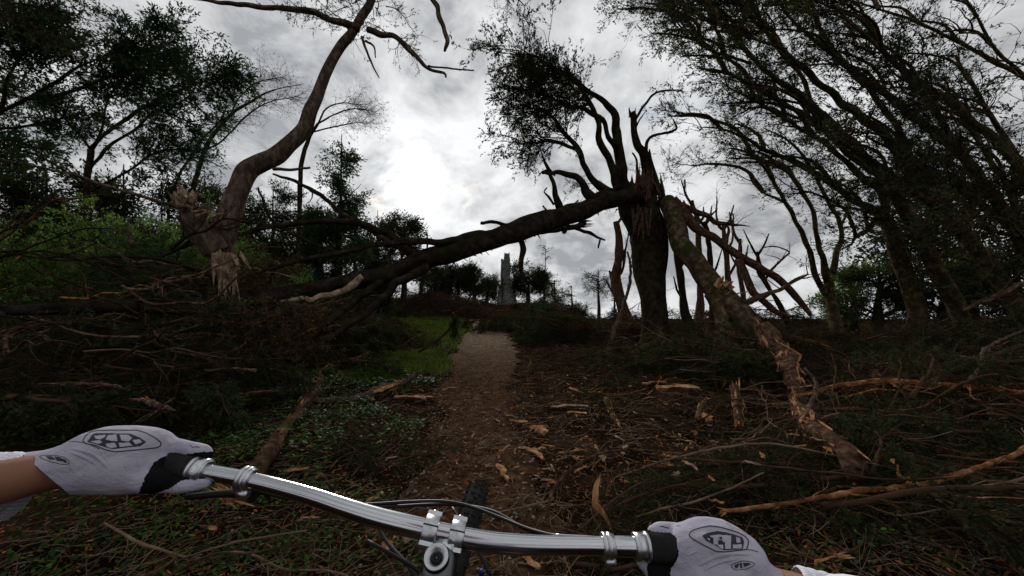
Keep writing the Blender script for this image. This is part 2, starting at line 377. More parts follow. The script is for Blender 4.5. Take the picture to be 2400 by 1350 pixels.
def gravel_blend(m, y0, y1):   # the trodden earth gives way to pale gravel further along the trail
    nt = m.node_tree; N = nt.nodes.new; L = nt.links.new; b = nt.nodes['Principled BSDF']; col = b.inputs['Base Color'].links[0].from_socket
    tc = N('ShaderNodeTexCoord'); sp = N('ShaderNodeSeparateXYZ'); L(tc.outputs['Object'], sp.inputs[0])
    n = N('ShaderNodeTexNoise'); n.inputs['Scale'].default_value = 1.7; n.inputs['Detail'].default_value = 9; n.inputs['Roughness'].default_value = .7; L(tc.outputs['Object'], n.inputs['Vector'])
    a = N('ShaderNodeMath'); a.operation = 'MULTIPLY_ADD'; L(n.outputs[0], a.inputs[0]); a.inputs[1].default_value = 9; L(sp.outputs[1], a.inputs[2])
    mr = N('ShaderNodeMapRange'); mr.inputs['From Min'].default_value = y0+4.5; mr.inputs['From Max'].default_value = y1+4.5; L(a.outputs[0], mr.inputs[0])
    n2 = N('ShaderNodeTexNoise'); n2.inputs['Scale'].default_value = 14; n2.inputs['Detail'].default_value = 12; L(tc.outputs['Object'], n2.inputs['Vector'])
    cr = N('ShaderNodeValToRGB'); e = cr.color_ramp.elements; e[0].position = .36; e[0].color = (.065, .045, .030, 1); e[1].position = .64; e[1].color = (.20, .148, .105, 1); L(n2.outputs[0], cr.inputs[0])
    mx = N('ShaderNodeMix'); mx.data_type = 'RGBA'; L(mr.outputs[0], mx.inputs[0]); L(col, mx.inputs[6]); L(cr.outputs[0], mx.inputs[7]); L(mx.outputs[2], b.inputs['Base Color'])
gravel_blend(M['trail'], 6.5, 13)
g = MB(); g.add(np.stack([X, Y_, Z], -1), None, gridq(290, 340)); tag(g.build('ground', M['soil']), kind='structure')
# trail: two strips, dark trodden earth near, pale gravel further on, with frayed edges
def strip(y0, y1, n, nx, m, name, zoff, hwf=1.0, seed=0, fade=1.0):
    rng = np.random.default_rng(seed); yy = y0+(y1-y0)*np.linspace(0, 1, n)**1.35
    e = np.stack([np.interp(yy, np.linspace(y0, y1, int((y1-y0)*2)+4), rng.uniform(-.22, .22, int((y1-y0)*2)+4)) for _ in range(2)])+rng.normal(0, .03, (2, n))
    cx = path_cx(yy); hw = path_hw(yy)*hwf; A = cx-hw+e[0]; B = cx+hw+e[1]
    t = np.linspace(0, 1, nx)[None]; xx = A[:, None]*(1-t)+B[:, None]*t; YY = np.repeat(yy[:, None], nx, 1)
    rp = np.clip((YY-y0)/fade, 0, 1); ed = np.clip(np.sin(t*PI)*2.2, 0, 1)*np.clip(rp+(.5-abs(rp-.5))*1.1*(.35*wavy(xx*3.1, YY*1.6)+.35*wavy(xx*8+3, YY*5)), 0, 1); ed = ed*ed*(3-2*ed); zz = gz(xx, YY)-.03+(zoff+.03)*ed+.007*wavy(xx*9, YY*9)*ed+.005*wavy(xx*23+4, YY*21)*ed-.012*np.exp(-((t-.42)/.10)**2)*(YY < 12)
    mb = MB(); mb.add(np.stack([xx, YY, zz], -1), None, gridq(nx, n)); return tag(mb.build(name, m), kind='structure')
strip(-3, 17, 260, 60, M['trail'], 'path', .035, 1.0, 2)
strip(14.5, 58, 300, 40, M['gravel'], 'gravel_path', .048, .97, 3, 3)

# ------------------------------------------------------------------ distant tower
def build_tower():
    c = P(1188, 716, 78); c.z = gzf(c.x, c.y)-.3; root = tag(empty('stone_tower', c), 'grey slender stone tower ruin with a flared base on the far hilltop', 'tower')
    rng = np.random.default_rng(5)
    def block(name, z0, z1, w0, w1, dx=0, n=14, jag=0):
        mb = MB(); rings = []
        for i in range(n+1):
            t = i/n; w = w0+(w1-w0)*t; z = z0+(z1-z0)*t; k = 20; pr = []
            for a in range(k):
                an = a/k*2*PI+PI/k; s = 1/max(abs(math.cos(an)), abs(math.sin(an))); s = min(s, 1.3)
                pr.append((math.cos(an)*s*w/2+rng.normal(0, .035)+dx, math.sin(an)*s*w/2+rng.normal(0, .035), z+(rng.uniform(-jag, jag) if i == n else 0)))
            rings.append(pr)
        v = np.array(rings).reshape(-1, 3); i = np.arange(n)[:, None]*20; j = np.arange(20)[None]; kk = (j+1) % 20
        mb.add(v+np.array(c), [(n*20+a, n*20+(a+1) % 20, len(v)) for a in range(20)] if False else None, np.stack([i+j, i+kk, i+20+kk, i+20+j], -1).reshape(-1, 4))
        top = np.vstack([np.array(rings[-1]), [[dx, 0, z1]]])+np.array(c); mb.add(top, [(a, (a+1) % 20, 20) for a in range(20)])
        mb.build(name, M['stone'], root, smooth=False, origin=c)
    block('base', -.5, 4.4, 4.6, 3.4); block('shaft', 4.35, 10.0, 2.2, 1.95, -.3, jag=.45)
    block('turret', 9.8, 11.3, 1.35, 1.15, .0, 4, jag=.5)
build_tower()

# ------------------------------------------------------------------ far woodland (each tree its own thing)
def far_tree(pxx, top, base, Y, w, label, kind='round', seed=0, group=None, fm='cypress', dens=1.0, lean=0, trunk=None, name='distant_tree'):
    rng = np.random.default_rng(seed+100); b = P(pxx, base, Y); b.z = min(b.z, gzf(b.x, b.y)+.3)-.4; t = P(pxx+lean, top, Y); H = t.z-b.z; W = w/FPX*Y
    limbs = [([b, b.lerp(t, .35)+Vector((rng.normal(0, .02)*H, 0, 0)), b.lerp(t, .7), t], [W*.055+.08, W*.045+.06, .07, .02])]
    n = {'round': 14, 'cone': 22, 'flat': 14, 'thin': 10, 'shaggy': 22}[kind]
    for i in range(n):
        a = rng.uniform(0, 2*PI); h = rng.uniform(*{'round': (.25, .8), 'cone': (.15, .95), 'flat': (.55, .95), 'thin': (.35, .95), 'shaggy': (.2, .97)}[kind])
        s = b.lerp(t, h)
        if kind == 'cone': r = W*.5*(1.05-h)*1.1
        elif kind == 'shaggy': r = W*.5*(1.1-h*.8)*rng.uniform(.6, 1)
        elif kind == 'thin': r = W*.5*rng.uniform(.5, 1)
        else: r = W*.5*math.sqrt(max(.1, 1-abs(h-.55)*1.1))*rng.uniform(.55, 1)
        up = {'round': .5, 'cone': -.08, 'flat': .25, 'thin': .35, 'shaggy': -.15}[kind]*r
        e = s+Vector((math.cos(a)*r, math.sin(a)*r, up)); m = s.lerp(e, .5)+Vector((0, 0, r*.12))
        limbs.append(([s, m, e], [.05+W*.006, .035, .012]))
    fs = W*.085 if kind != 'thin' else W*.05
    return tree(name, label, 'tree', limbs, 6, 'bark', crown=1, group=group, n1=int(60*dens), n2=3, l1=W*.17, l2=W*.12, r1=.03+W*.002, t0=.25, size=max(.14, fs*(1.6 if kind != 'thin' else .9)),
                nf=int((5 if Y < 24 else 4)*dens) if kind != 'thin' else 2, foliage='far' if fm != 'leaf' else 'leaf', fmat=fm, seed=seed, step=H/10, spread=.8 if kind != 'cone' else .5)
FT = [(1240, 620, 716, 55, 78, 'dark round cypress immediately right of the far stone tower', 'round', 'cypress', 2.8, 0),
      (1278, 568, 700, 60, 50, 'tall thin wispy tree poking above the round cypress right of the tower', 'thin', 'cypress', .8, 0),
      (1300, 655, 735, 40, 60, 'shaggy dark tree between the round cypress and the slender pine', 'shaggy', 'cypress', 1.2, 0),
      (1340, 668, 745, 32, 66, 'drooping dark cypress above the brush heap right of the trail', 'shaggy', 'cypress', 1.4, 0),
      (1402, 628, 760, 34, 62, 'slender ivy clad pine with a flat domed top standing before pale sky', 'flat', 'cypress_green', 1.0, 0),
      (1440, 655, 765, 38, 36, 'small dark pine half hidden behind the thin peeled snag', 'shaggy', 'cypress', 1.0, 0),
      (1176, 606, 705, 76, 22, 'thin ragged conifer touching the left side of the stone tower', 'thin', 'cypress', 1.6, 0),
      (1204, 612, 700, 84, 16, 'sparse spindly tree just behind the right edge of the tower', 'thin', 'cypress', .8, 0),
      (1030, 628, 712, 55, 76, 'dome topped cypress at the left end of the hilltop grove', 'round', 'cypress', 2.4, 0),
      (1072, 622, 710, 57, 74, 'tallest of the dome topped cypresses in the hilltop grove', 'round', 'cypress', 2.4, 0),
      (1112, 625, 712, 55, 74, 'dense cypress in the middle of the hilltop grove', 'round', 'cypress', 2.4, 0),
      (1142, 640, 715, 52, 60, 'lower rounded cypress at the tower end of the hilltop grove', 'round', 'cypress', 2.4, 0),
      (990, 610, 715, 48, 90, 'dark cypress of the hilltop grove with bare stems low down', 'flat', 'cypress', 1.6, 0),
      (940, 525, 715, 36, 110, 'tall dark pine with flat tiers above the leaning log', 'flat', 'cypress', 2.0, 0),
      (885, 492, 720, 34, 100, 'round headed tall pine left of the bright sun patch', 'round', 'cypress', 2.0, 0),
      (830, 520, 730, 30, 110, 'thin stemmed dark pine beside the tiered pine', 'flat', 'cypress', 1.8, 0),
      (700, 450, 730, 26, 120, 'dark feathery conifer just right of the bent trunk', 'shaggy', 'cypress', 2.0, 0),
      (640, 430, 735, 24, 110, 'dark feathery conifer directly behind the bent trunk', 'shaggy', 'cypress', 2.0, 0),
      (795, 315, 740, 20, 140, 'tall drooping conifer with a pointed top right of the bent trunk', 'cone', 'cypress_green', 2.4, 6),
      (480, 400, 740, 21, 120, 'dark conifer behind the splintered stub of the bent trunk', 'shaggy', 'cypress', 1.8, 0),
      (380, 480, 740, 19, 150, 'low dark conifer behind the bright green bushes', 'shaggy', 'cypress', 1.8, 0)]
for i, (a, t, b, Y, w, l, k, fm, dn, ln) in enumerate(FT): far_tree(a, t, b, Y, w, l, k, i, 'woodland beyond the clearing', fm, dn, ln)
for i, (a, t, Y, w, l) in enumerate([(-40, 330, 15, 240, 'dark wispy conifer filling the far left edge'), (110, 400, 16, 200, 'dark wispy conifer left of the forked pine stem'), (290, 385, 17, 200, 'dark wispy conifer right of the forked pine stem'),
        (395, 420, 18, 170, 'dark wispy conifer left of the splintered stub'), (545, 455, 19, 150, 'dark wispy conifer close behind the bent trunk'), (610, 520, 17, 150, 'low dark conifer in the gap right of the bent trunk'), (745, 480, 22, 150, 'dark wispy conifer under the pointed one'), (190, 470, 13, 200, 'low dark conifer behind the left bushes'), (865, 560, 26, 120, 'low dark pine at the right end of the left woodland')]):
    far_tree(a, t, 745, Y, w, l, 'shaggy', 700+i, 'wispy conifers screening the left side', 'cypress', 2.2, name='wispy_conifer')

# ------------------------------------------------------------------ bent broken trunk leaning over the left of the trail
LIGHT_TIP = (0, 0, -.1)
tr = pxd([(548, 672), (530, 632), (513, 590), (524, 545), (540, 500), (556, 450), (578, 405), (612, 384), (650, 366), (690, 328), (716, 285), (742, 230), (765, 170), (798, 110), (835, 62), (866, 8), (892, -60)],
         5.0, 6.3, [8, 20, 32, 33, 31, 29, 28, 26, 24, 22, 20, 18, 16, 15, 13, 12, 10])
L = [tr,
     pxd([(512, 590), (488, 560), (460, 525), (440, 500)], 5.1, 4.8, [34, 34, 33, 31]),
     pxd([(432, 492), (375, 474), (330, 460), (262, 442), (190, 415), (130, 400), (60, 385), (-30, 368)], 4.9, 4.0, [8, 7, 6, 6, 5, 5, 4, 3]),
     pxd([(640, 396), (680, 397), (727, 393)], 5.2, 5.2, [5, 4, 3]),
     pxd([(842, 66), (800, 52), (765, 40), (700, 24), (640, 16), (600, 15), (520, 6), (440, -6), (380, -20)], 6.1, 5.4, [12, 11, 10, 9, 8, 8, 7, 6, 5]),
     pxd([(862, 70), (895, 82), (930, 90), (962, 118), (985, 142), (1002, 158), (1040, 172), (1045, 181)], 6.1, 6.0, [10, 9, 8, 8, 6, 5, 4, 3]),
     pxd([(1003, 154), (1050, 160), (1111, 165)], 6.0, 6.0, [3, 2.5, 2]),
     pxd([(890, -70), (960, -60), (1008, -10), (1028, 38), (1042, 70), (1048, 95), (1042, 120)], 6.2, 6.0, [8, 8, 8, 8, 7, 7, 4]),
     pxd([(848, 86), (860, 120), (872, 152), (889, 183)], 6.1, 6.1, [5, 4, 3, 1.5]),
     pxd([(856, 96), (875, 108), (880, 135)], 6.1, 6.1, [4, 3, 2])]
TA = tree('leaning_broken_tree', 'pale bent trunk snapped off below a fork and leaning over the left side', 'tree', L, 16, 'bark_pale', crown=None, n1=0, nf=0, seed=3, step=.05, rough=.05)
def crown_on(root, lines, n1, l1, n2, l2, size, nf, W=(0, 0, 0), t0=.2, fm='cypress', seed=0, r1=.012, kind='cypress', spread=.9, bend=(0, 0, 0), tw='twig'):
    rng = np.random.default_rng(seed); rs = [resample(p, r, .1) for p, r in lines]; base = root.location; W = np.asarray(W, float)
    p, t, r = along(rs, n1, t0, 1, rng); mb = MB()
    a = twigs(mb, p, t*.5+rng.normal(0, spread*.6, p.shape)+W, l1*rng.uniform(.4, 1.3, len(p)), np.full(len(p), r1), 6, 4, .22, bend, rng)
    N = len(a)*n2; ii = rng.integers(0, len(a), N); kk = rng.integers(1, 6, N); dd = a[ii, kk]-a[ii, kk-1]; dd /= np.linalg.norm(dd, axis=1)[:, None]+1e-9
    b = twigs(mb, a[ii, kk], dd*.7+rng.normal(0, .5, dd.shape)+W*.5, l2*rng.uniform(.4, 1.4, N), np.full(N, r1*.35), 4, 3, .25, bend, rng)
    mb.build('twigs', M[tw], root, origin=base)['kind'] = 'stuff'
    if nf:
        N = len(b)*nf; ii = rng.integers(0, len(b), N); kk = rng.integers(1, 4, N); dd = b[ii, kk]-b[ii, kk-1]; dd /= np.linalg.norm(dd, axis=1)[:, None]+1e-9
        f = MB(); stamp(f, b[ii, kk]+rng.normal(0, size*.25, (N, 3)), dd+rng.normal(0, .4, dd.shape), size, kind, rng=rng)
        f.build('crown', M[fm], root, smooth=False, origin=base)['kind'] = 'stuff'
top = [pxd([(800, 20), (860, 0), (930, 20), (990, -20)], 6.1, 6.1, [4, 2]), pxd([(870, 60), (930, 90), (950, 100)], 6.1, 6.1, [4, 2]), pxd([(720, -10), (830, -10), (900, 30)], 6.1, 6.1, [4, 2])]
crown_on(TA, top+[(L[4][0][:5], L[4][1][:5])], 46, .45, 5, .28, .09, 3, seed=11, t0=.0)
mb = MB(); rg = np.random.default_rng(4)
splinters(mb, P(432, 486, 4.8), (-.12, 0, .25), 26, .22, .035, rg, .35, .06); splinters(mb, P(470, 500, 4.78), (.25, 0, .10), 14, .20, .03, rg, .3, .05)
mb.build('splintered_break', M['raw_pale'], TA, smooth=False, origin=TA.location)['kind'] = 'stuff'
mb = MB(); splinters(mb, P(528, 628, 4.85), (.12, -.02, -.95), 16, .46, .028, rg, .10, .05); splinters(mb, P(556, 596, 4.85), (.45, -.1, -.5), 5, .34, .025, rg, .12, .03)
splinters(mb, P(522, 600, 4.78), (.10, -.05, -.95), 14, .42, .035, rg, .07, .05); mb.build('torn_wood', M['raw_pale'], TA, smooth=False, origin=TA.location)['kind'] = 'stuff'

# ------------------------------------------------------------------ snapped tree right of the trail with its fallen log
B0 = 10.4
L = [pxd([(1538, 850), (1537, 810), (1536, 760), (1534, 700), (1533, 650), (1530, 600), (1522, 540), (1512, 490), (1508, 455)], B0, B0, [50, 36, 31, 30, 36, 44, 50, 52, 46]),
     pxd([(1468, 452), (1462, 410), (1456, 370), (1450, 320), (1447, 290), (1440, 270), (1425, 248), (1410, 230), (1375, 212), (1350, 190), (1320, 172), (1290, 160), (1250, 130), (1215, 128)], B0, 9.4, [17, 15, 13, 12, 10, 8, 7, 6, 5, 3, 1.5]),
     pxd([(1447, 445), (1440, 415), (1435, 395), (1415, 360), (1405, 340), (1402, 305), (1400, 280), (1382, 242), (1355, 200), (1320, 172), (1270, 175)], B0-.3, 9.6, [12, 10, 9, 8, 7, 6, 4, 2]),
     pxd([(1435, 452), (1405, 432), (1390, 420), (1375, 398), (1365, 380), (1357, 350), (1338, 330), (1320, 310), (1300, 280), (1270, 262), (1225, 245)], B0-.5, 9.8, [11, 9, 8, 7, 6, 5, 3, 1.5]),
     pxd([(1362, 370), (1350, 350), (1320, 338), (1290, 330), (1262, 335), (1228, 335)], B0-.6, 9.6, [6, 5, 4, 2]),
     pxd([(1448, 352), (1438, 338), (1425, 320), (1410, 282), (1375, 260), (1340, 250), (1300, 235), (1250, 215), (1200, 210)], B0-.2, 9.2, [8, 7, 6, 5, 4, 2]),
     pxd([(1530, 460), (1524, 425), (1520, 400), (1512, 370), (1500, 350), (1492, 325), (1487, 305), (1480, 265)], B0, B0-.1, [18, 17, 15, 13, 11, 10, 9, 9]),
     pxd([(1487, 285), (1500, 262), (1520, 235), (1535, 220), (1560, 212), (1600, 212)], B0, B0+.3, [5, 4, 3.5, 3, 2.5, 1.5]),
     pxd([(1512, 360), (1516, 335), (1530, 318), (1570, 310), (1586, 300), (1578, 280)], B0, B0+.4, [5, 4.5, 4, 3.5, 3, 2]),
     pxd([(1490, 300), (1500, 280), (1512, 262)], B0, B0, [3, 2, 1]),
     pxd([(1505, 430), (1495, 405), (1490, 370), (1482, 358)], B0-.3, B0-.3, [5, 4, 3, 2]),
     pxd([(1552, 470), (1545, 440), (1530, 390), (1522, 350)], B0-.3, B0-.3, [9, 6, 4, 2])]
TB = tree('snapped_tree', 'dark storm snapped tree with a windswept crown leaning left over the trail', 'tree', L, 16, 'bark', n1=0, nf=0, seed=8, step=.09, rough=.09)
cl = [(p[3:], r[3:]) for p, r in (L[1], L[2], L[3], L[5])]+[(p[1:], r[1:]) for p, r in (L[4],)]
crown_on(TB, cl, 170, 1.25, 6, .42, .21, 4, W=(-.6, -.1, -.05), t0=.35, seed=12, r1=.016)
crown_on(TB, L[7:9], 16, .7, 5, .4, .09, 1, W=(.1, 0, -.2), t0=.3, seed=13, r1=.008)
crown_on(TB, [pxd([(1500, 420), (1560, 400), (1600, 370)], 10.8, 11, [4, 2]), pxd([(1420, 440), (1380, 430), (1340, 440)], 10.6, 10.8, [4, 2])], 26, .6, 5, .35, .12, 3, seed=14, t0=0, r1=.01)
mb = MB(); rg = np.random.default_rng(6)
splinters(mb, P(1502, 462, B0-.4), (0, 0, 1), 30, .8, .05, rg, .10, .16); splinters(mb, P(1552, 470, B0-.3), (-.2, 0, 1), 8, .7, .04, rg, .1, .08)
splinters(mb, P(1480, 272, B0), (-.05, 0, 1), 7, .25, .03, rg, .1, .04); splinters(mb, P(1500, 500, B0-.6), (0, -.05, -1), 14, .8, .05, rg, .1, .14)
mb.build('splintered_wood', M['bark_red'], TB, smooth=False, origin=TB.location)['kind'] = 'stuff'
# buttress roots
rb = P(1537, 835, B0)
for a in (2.6, 3.6, 4.4, 5.3, .3):
    mb = MB(); d = Vector((math.cos(a), math.sin(a), 0)); e = rb+d*1.1; e.z = gzf(e.x, e.y)-.08; m_ = rb+d*.42; m_.z = gzf(m_.x, m_.y)+.16
    tube(mb, [rb+d*.12+Vector((0, 0, .55)), m_, e], [.17, .15, .05], 9, .06, .08); mb.build('root', M['bark_moss'], TB, origin=TB.location)
# the log that came down from it, spanning the trail to the left-hand pile
LG = pxd([(1508, 458), (1480, 459), (1440, 467), (1400, 478), (1350, 495), (1300, 512), (1250, 530), (1200, 547), (1150, 562), (1100, 577), (1000, 607), (900, 640), (800, 665), (700, 685), (600, 700), (480, 712), (360, 718), (200, 722), (60, 727), (-120, 735)],
         9.9, 3.6, [14, 18, 20, 21, 22, 22, 23, 23, 22, 23, 24, 24, 25, 25, 25, 25, 23, 21, 18, 14])
def logY(x): return float(np.interp(x, [-120, 1508], [3.6, 9.9]))
def lg(pts, R, dy=0., d1=None):
    n = len(pts); return px([(a, b, (lambda q: q)(np.interp(a, *zip(*LGX)))+dy+(0 if d1 is None else (d1-dy)*i/(n-1)), float(np.interp(i/(n-1), np.linspace(0, 1, len(R)), R))) for i, (a, b) in enumerate(pts)])
LGX = sorted((a, y) for a, y in zip([1508, 1480, 1440, 1400, 1350, 1300, 1250, 1200, 1150, 1100, 1000, 900, 800, 700, 600, 480, 360, 200, 60, -120], np.linspace(9.9, 3.6, 20)))
L = [LG, lg([(1240, 532), (1215, 523), (1195, 527), (1160, 520), (1128, 523)], [7, 5, 5, 4, 5]),
     lg([(1190, 545), (1130, 548), (1070, 562), (1010, 568), (950, 566), (880, 575), (800, 590), (700, 612), (600, 640)], [9, 9, 9, 8, 8, 7, 6, 5, 4], 0, -.5),
     lg([(985, 605), (960, 586), (940, 570), (905, 546), (870, 532), (830, 522), (750, 520), (690, 524), (640, 530), (560, 548), (480, 560), (380, 600)], [10, 10, 9, 8, 8, 7, 7, 6, 6, 5, 4], 0, .3),
     lg([(1216, 555), (1222, 585), (1220, 620), (1224, 650), (1228, 672)], [6, 7, 5, 5, 2]),
     lg([(1082, 585), (1068, 608), (1056, 632), (1050, 655)], [3, 2, 1]),
     lg([(1000, 612), (985, 632), (940, 660), (890, 700), (850, 738), (800, 775), (740, 812), (690, 850)], [13, 12, 11, 10, 10, 9, 8, 6], 0, -1.6),
     lg([(900, 645), (850, 690), (800, 730), (735, 790), (700, 830)], [11, 10, 9, 7, 6], 0, -1.2),
     lg([(1316, 510), (1310, 480), (1303, 450), (1296, 425), (1288, 405), (1276, 378)], [9, 8, 6, 5, 4, 3]),
     lg([(1392, 470), (1382, 455), (1370, 436), (1352, 420), (1328, 408), (1300, 404), (1272, 405)], [13, 12, 11, 9, 8, 6, 4]),
     lg([(1290, 398), (1272, 402), (1262, 412)], [3, 2, 1]),
     lg([(1298, 480), (1285, 462), (1275, 450), (1282, 440)], [3, 3, 2, 2]), lg([(1288, 500), (1272, 482)], [2.5, 2]),
     lg([(1300, 412), (1285, 392), (1272, 370), (1268, 352)], [3, 2.5, 2, 1]),
     lg([(1250, 545), (1310, 540), (1345, 530), (1368, 522)], [9, 8, 7, 6]),
     lg([(1340, 532), (1360, 540), (1385, 546), (1402, 556), (1418, 563)], [4, 4, 4, 3, 2]), lg([(1407, 560), (1405, 570), (1402, 582)], [3, 3, 2]),
     lg([(1310, 505), (1325, 530), (1322, 545)], [11, 9, 5]),
     lg([(1000, 600), (1002, 560), (998, 540)], [2.5, 2, 1]),
     lg([(560, 700), (500, 650), (420, 620), (300, 600), (150, 610), (0, 590)], [9, 8, 7, 5, 4, 3], 0, .2),
     lg([(700, 690), (600, 735), (450, 770), (300, 770), (150, 760), (0, 740)], [8, 8, 6, 5, 4, 3], 0, -.5)]
LOG = tree('fallen_log', 'long dark mossy log hanging from the snapped tree across the trail', 'log', L, 14, 'bark_wet', n1=0, nf=0, seed=9, step=.06, rough=.10)
mb = MB(); rg = np.random.default_rng(16)
for i in range(160):   # ragged bark hanging under the log
    a = rg.uniform(300, 1480); y = float(np.interp(a, [x for x, _ in LGX], [v for _, v in LGX])); k = np.interp(a, [-120, 60, 200, 360, 480, 600, 700, 800, 900, 1000, 1100, 1200, 1300, 1400, 1508], [735, 727, 722, 718, 712, 700, 685, 665, 640, 607, 577, 547, 512, 478, 458])
    splinters(mb, P(a, k+20*rg.choice([-1, 1, 1]), y), (rg.uniform(-1, 1), rg.uniform(-.3, .3), -.35), 1, .16, .016, rg, .4, .02)
mb.build('bark_flake', M['bark_wet'], LOG, smooth=False, origin=LOG.location)['kind'] = 'stuff'
mb = MB(); tube(mb, *lg([(850, 648), (832, 660), (800, 684), (762, 698), (700, 704), (650, 712)], [7, 9, 9, 8, 7, 4], -.4), 9, .03, .12, .2)
splinters(mb, P(846, 650, logY(846)-.4), (.5, 0, .4), 8, .12, .02, rg, .3, .03)
tag(mb.build('broken_branch', M['raw_pale'], None, origin=tuple(P(700, 704, 6))), 'pale barkless broken branch end propped under the leaning log', 'branch')
mb = MB(); splinters(mb, P(1362, 524, logY(1362)), (1, 0, .1), 12, .3, .03, rg, .2, .05); mb.build('torn_end', M['bark_red'], LOG, smooth=False, origin=LOG.location)

# ------------------------------------------------------------------ leaning mossy broken trunks right of it
L = [pxd([(1562, 470), (1576, 505), (1592, 545), (1612, 590), (1640, 635), (1680, 690), (1725, 735), (1775, 778), (1820, 812), (1880, 855)], 10.0, 7.4, [18, 20, 22, 25, 28, 32, 34, 36, 38, 38]),
     pxd([(1672, 690), (1692, 740), (1702, 785), (1713, 830), (1722, 870), (1728, 920), (1730, 1005)], 8.5, 6.0, [22, 20, 19, 18, 15, 12, 9]),
     pxd([(1720, 715), (1750, 706), (1800, 690), (1850, 665), (1895, 642)], 8.2, 7.6, [8, 8, 7, 5, 3])]
TC = tree('leaning_mossy_trunk', 'thick mossy broken trunk slanting down right from the snapped tree', 'tree', L, 14, 'bark_moss', n1=24, n2=3, l1=.5, l2=.3, r1=.012, leafless=True, seed=21, step=.07, rough=.12)
mb = MB(); rg = np.random.default_rng(17)
splinters(mb, P(1698, 672, 8.1), (.4, -.2, .6), 14, .3, .04, rg, .3, .08); splinters(mb, P(1770, 800, 7.2), (.3, -.3, -.6), 12, .22, .05, rg, .3, .06)
mb.build('torn_wood', M['raw'], TC, smooth=False, origin=TC.location)['kind'] = 'stuff'
mb = MB(); splinters(mb, P(1620, 600, 9.0), (.42, -.2, -.7), 10, .9, .05, rg, .08, .10); mb.build('bark_strip', M['bark_red'], TC, smooth=False, origin=TC.location)
L = [pxd([(1575, 468), (1610, 505), (1640, 540), (1700, 578), (1740, 608), (1780, 628), (1820, 650), (1860, 690), (1900, 740)], 10.2, 9.4, [13, 14, 13, 12, 12, 12, 11, 9, 6]),
     pxd([(1600, 480), (1640, 500), (1680, 522), (1720, 527), (1758, 530)], 10.2, 10.2, [8, 7, 6, 4, 1]), pxd([(1712, 526), (1714, 512), (1712, 505)], 10.2, 10.2, [3, 2, 1]),
     pxd([(1735, 606), (1745, 650), (1765, 690), (1800, 720), (1850, 745)], 9.8, 9.5, [10, 11, 10, 9, 6]),
     pxd([(1700, 580), (1708, 545), (1706, 530)], 10, 10, [5, 4, 3]), pxd([(1735, 604), (1738, 580), (1732, 566)], 10, 10, [4, 4, 3]),
     pxd([(1800, 640), (1840, 600), (1850, 590), (1820, 578), (1785, 580)], 9.8, 10, [4, 3, 2, 1])]
tree('splintered_limb', 'thinner dark limb arching down right above the leaning mossy trunk', 'branch', L, 9, 'bark_red', n1=24, n2=4, l1=.5, l2=.3, r1=.012, t0=.2, leafless=True, seed=22, step=.08, rough=.1)
# snags behind
SN = [([(1444, 520), (1452, 560), (1450, 600), (1446, 640), (1452, 700), (1466, 745), (1488, 790)], 13.5, [8, 10, 11, 12, 14, 14, 20], 'bark_red', 'thin reddish peeled snag with a stub left of the snapped trunk'),
      ([(1592, 500), (1588, 560), (1592, 620), (1600, 690), (1612, 760), (1618, 800)], 13, [7, 9, 9, 10, 13, 18], 'bark', 'broken dark snag close behind the snapped trunk'),
      ([(1622, 470), (1634, 520), (1640, 600), (1642, 680), (1640, 760)], 14, [4, 6, 7, 8, 12], 'bark_red', 'thin broken snag second to the right of the snapped trunk'),
      ([(1650, 520), (1662, 570), (1664, 640), (1668, 700), (1672, 770)], 15, [5, 7, 8, 8, 11], 'bark', 'dark forked snag behind the leaning mossy trunk'),
      ([(1695, 530), (1700, 580), (1705, 640), (1712, 720), (1716, 770)], 15, [5, 7, 7, 8, 10], 'bark_red', 'reddish snag seen between the leaning trunk and the arching limb'),
      ([(1735, 560), (1732, 620), (1740, 680), (1748, 760)], 16, [4, 6, 6, 8], 'bark_red', 'short thin snag nearest the slanting limb elbow'),
      ([(1775, 590), (1790, 650), (1830, 720), (1850, 770)], 15, [4, 6, 8, 10], 'bark', 'bowed snag behind the elbow of the arching limb')]
for i, (pts, Y, R, b, l) in enumerate(SN):
    L = [pxd(pts, Y, Y-.3, R)]; rg = random.Random(i+50)
    for k in range(5):
        j = rg.randrange(0, len(pts)-2); a, c = pts[j]; s = rg.choice([-1, 1]); L.append(pxd([(a, c+10), (a+s*14, c-12), (a+s*rg.uniform(14, 34), c-rg.uniform(30, 70))], Y, Y, [4, 3, 1.5]))
    if i == 0: L.append(pxd([(1446, 668), (1437, 650), (1428, 634)], Y, Y, [9, 7, 2]))
    t = tree('dead_snag', l, 'tree', L, 9, b, group='broken snags by the snapped tree', n1=16, n2=3, l1=.6, l2=.35, r1=.01, leafless=True, seed=60+i, step=.1, rough=.12, t0=.1)

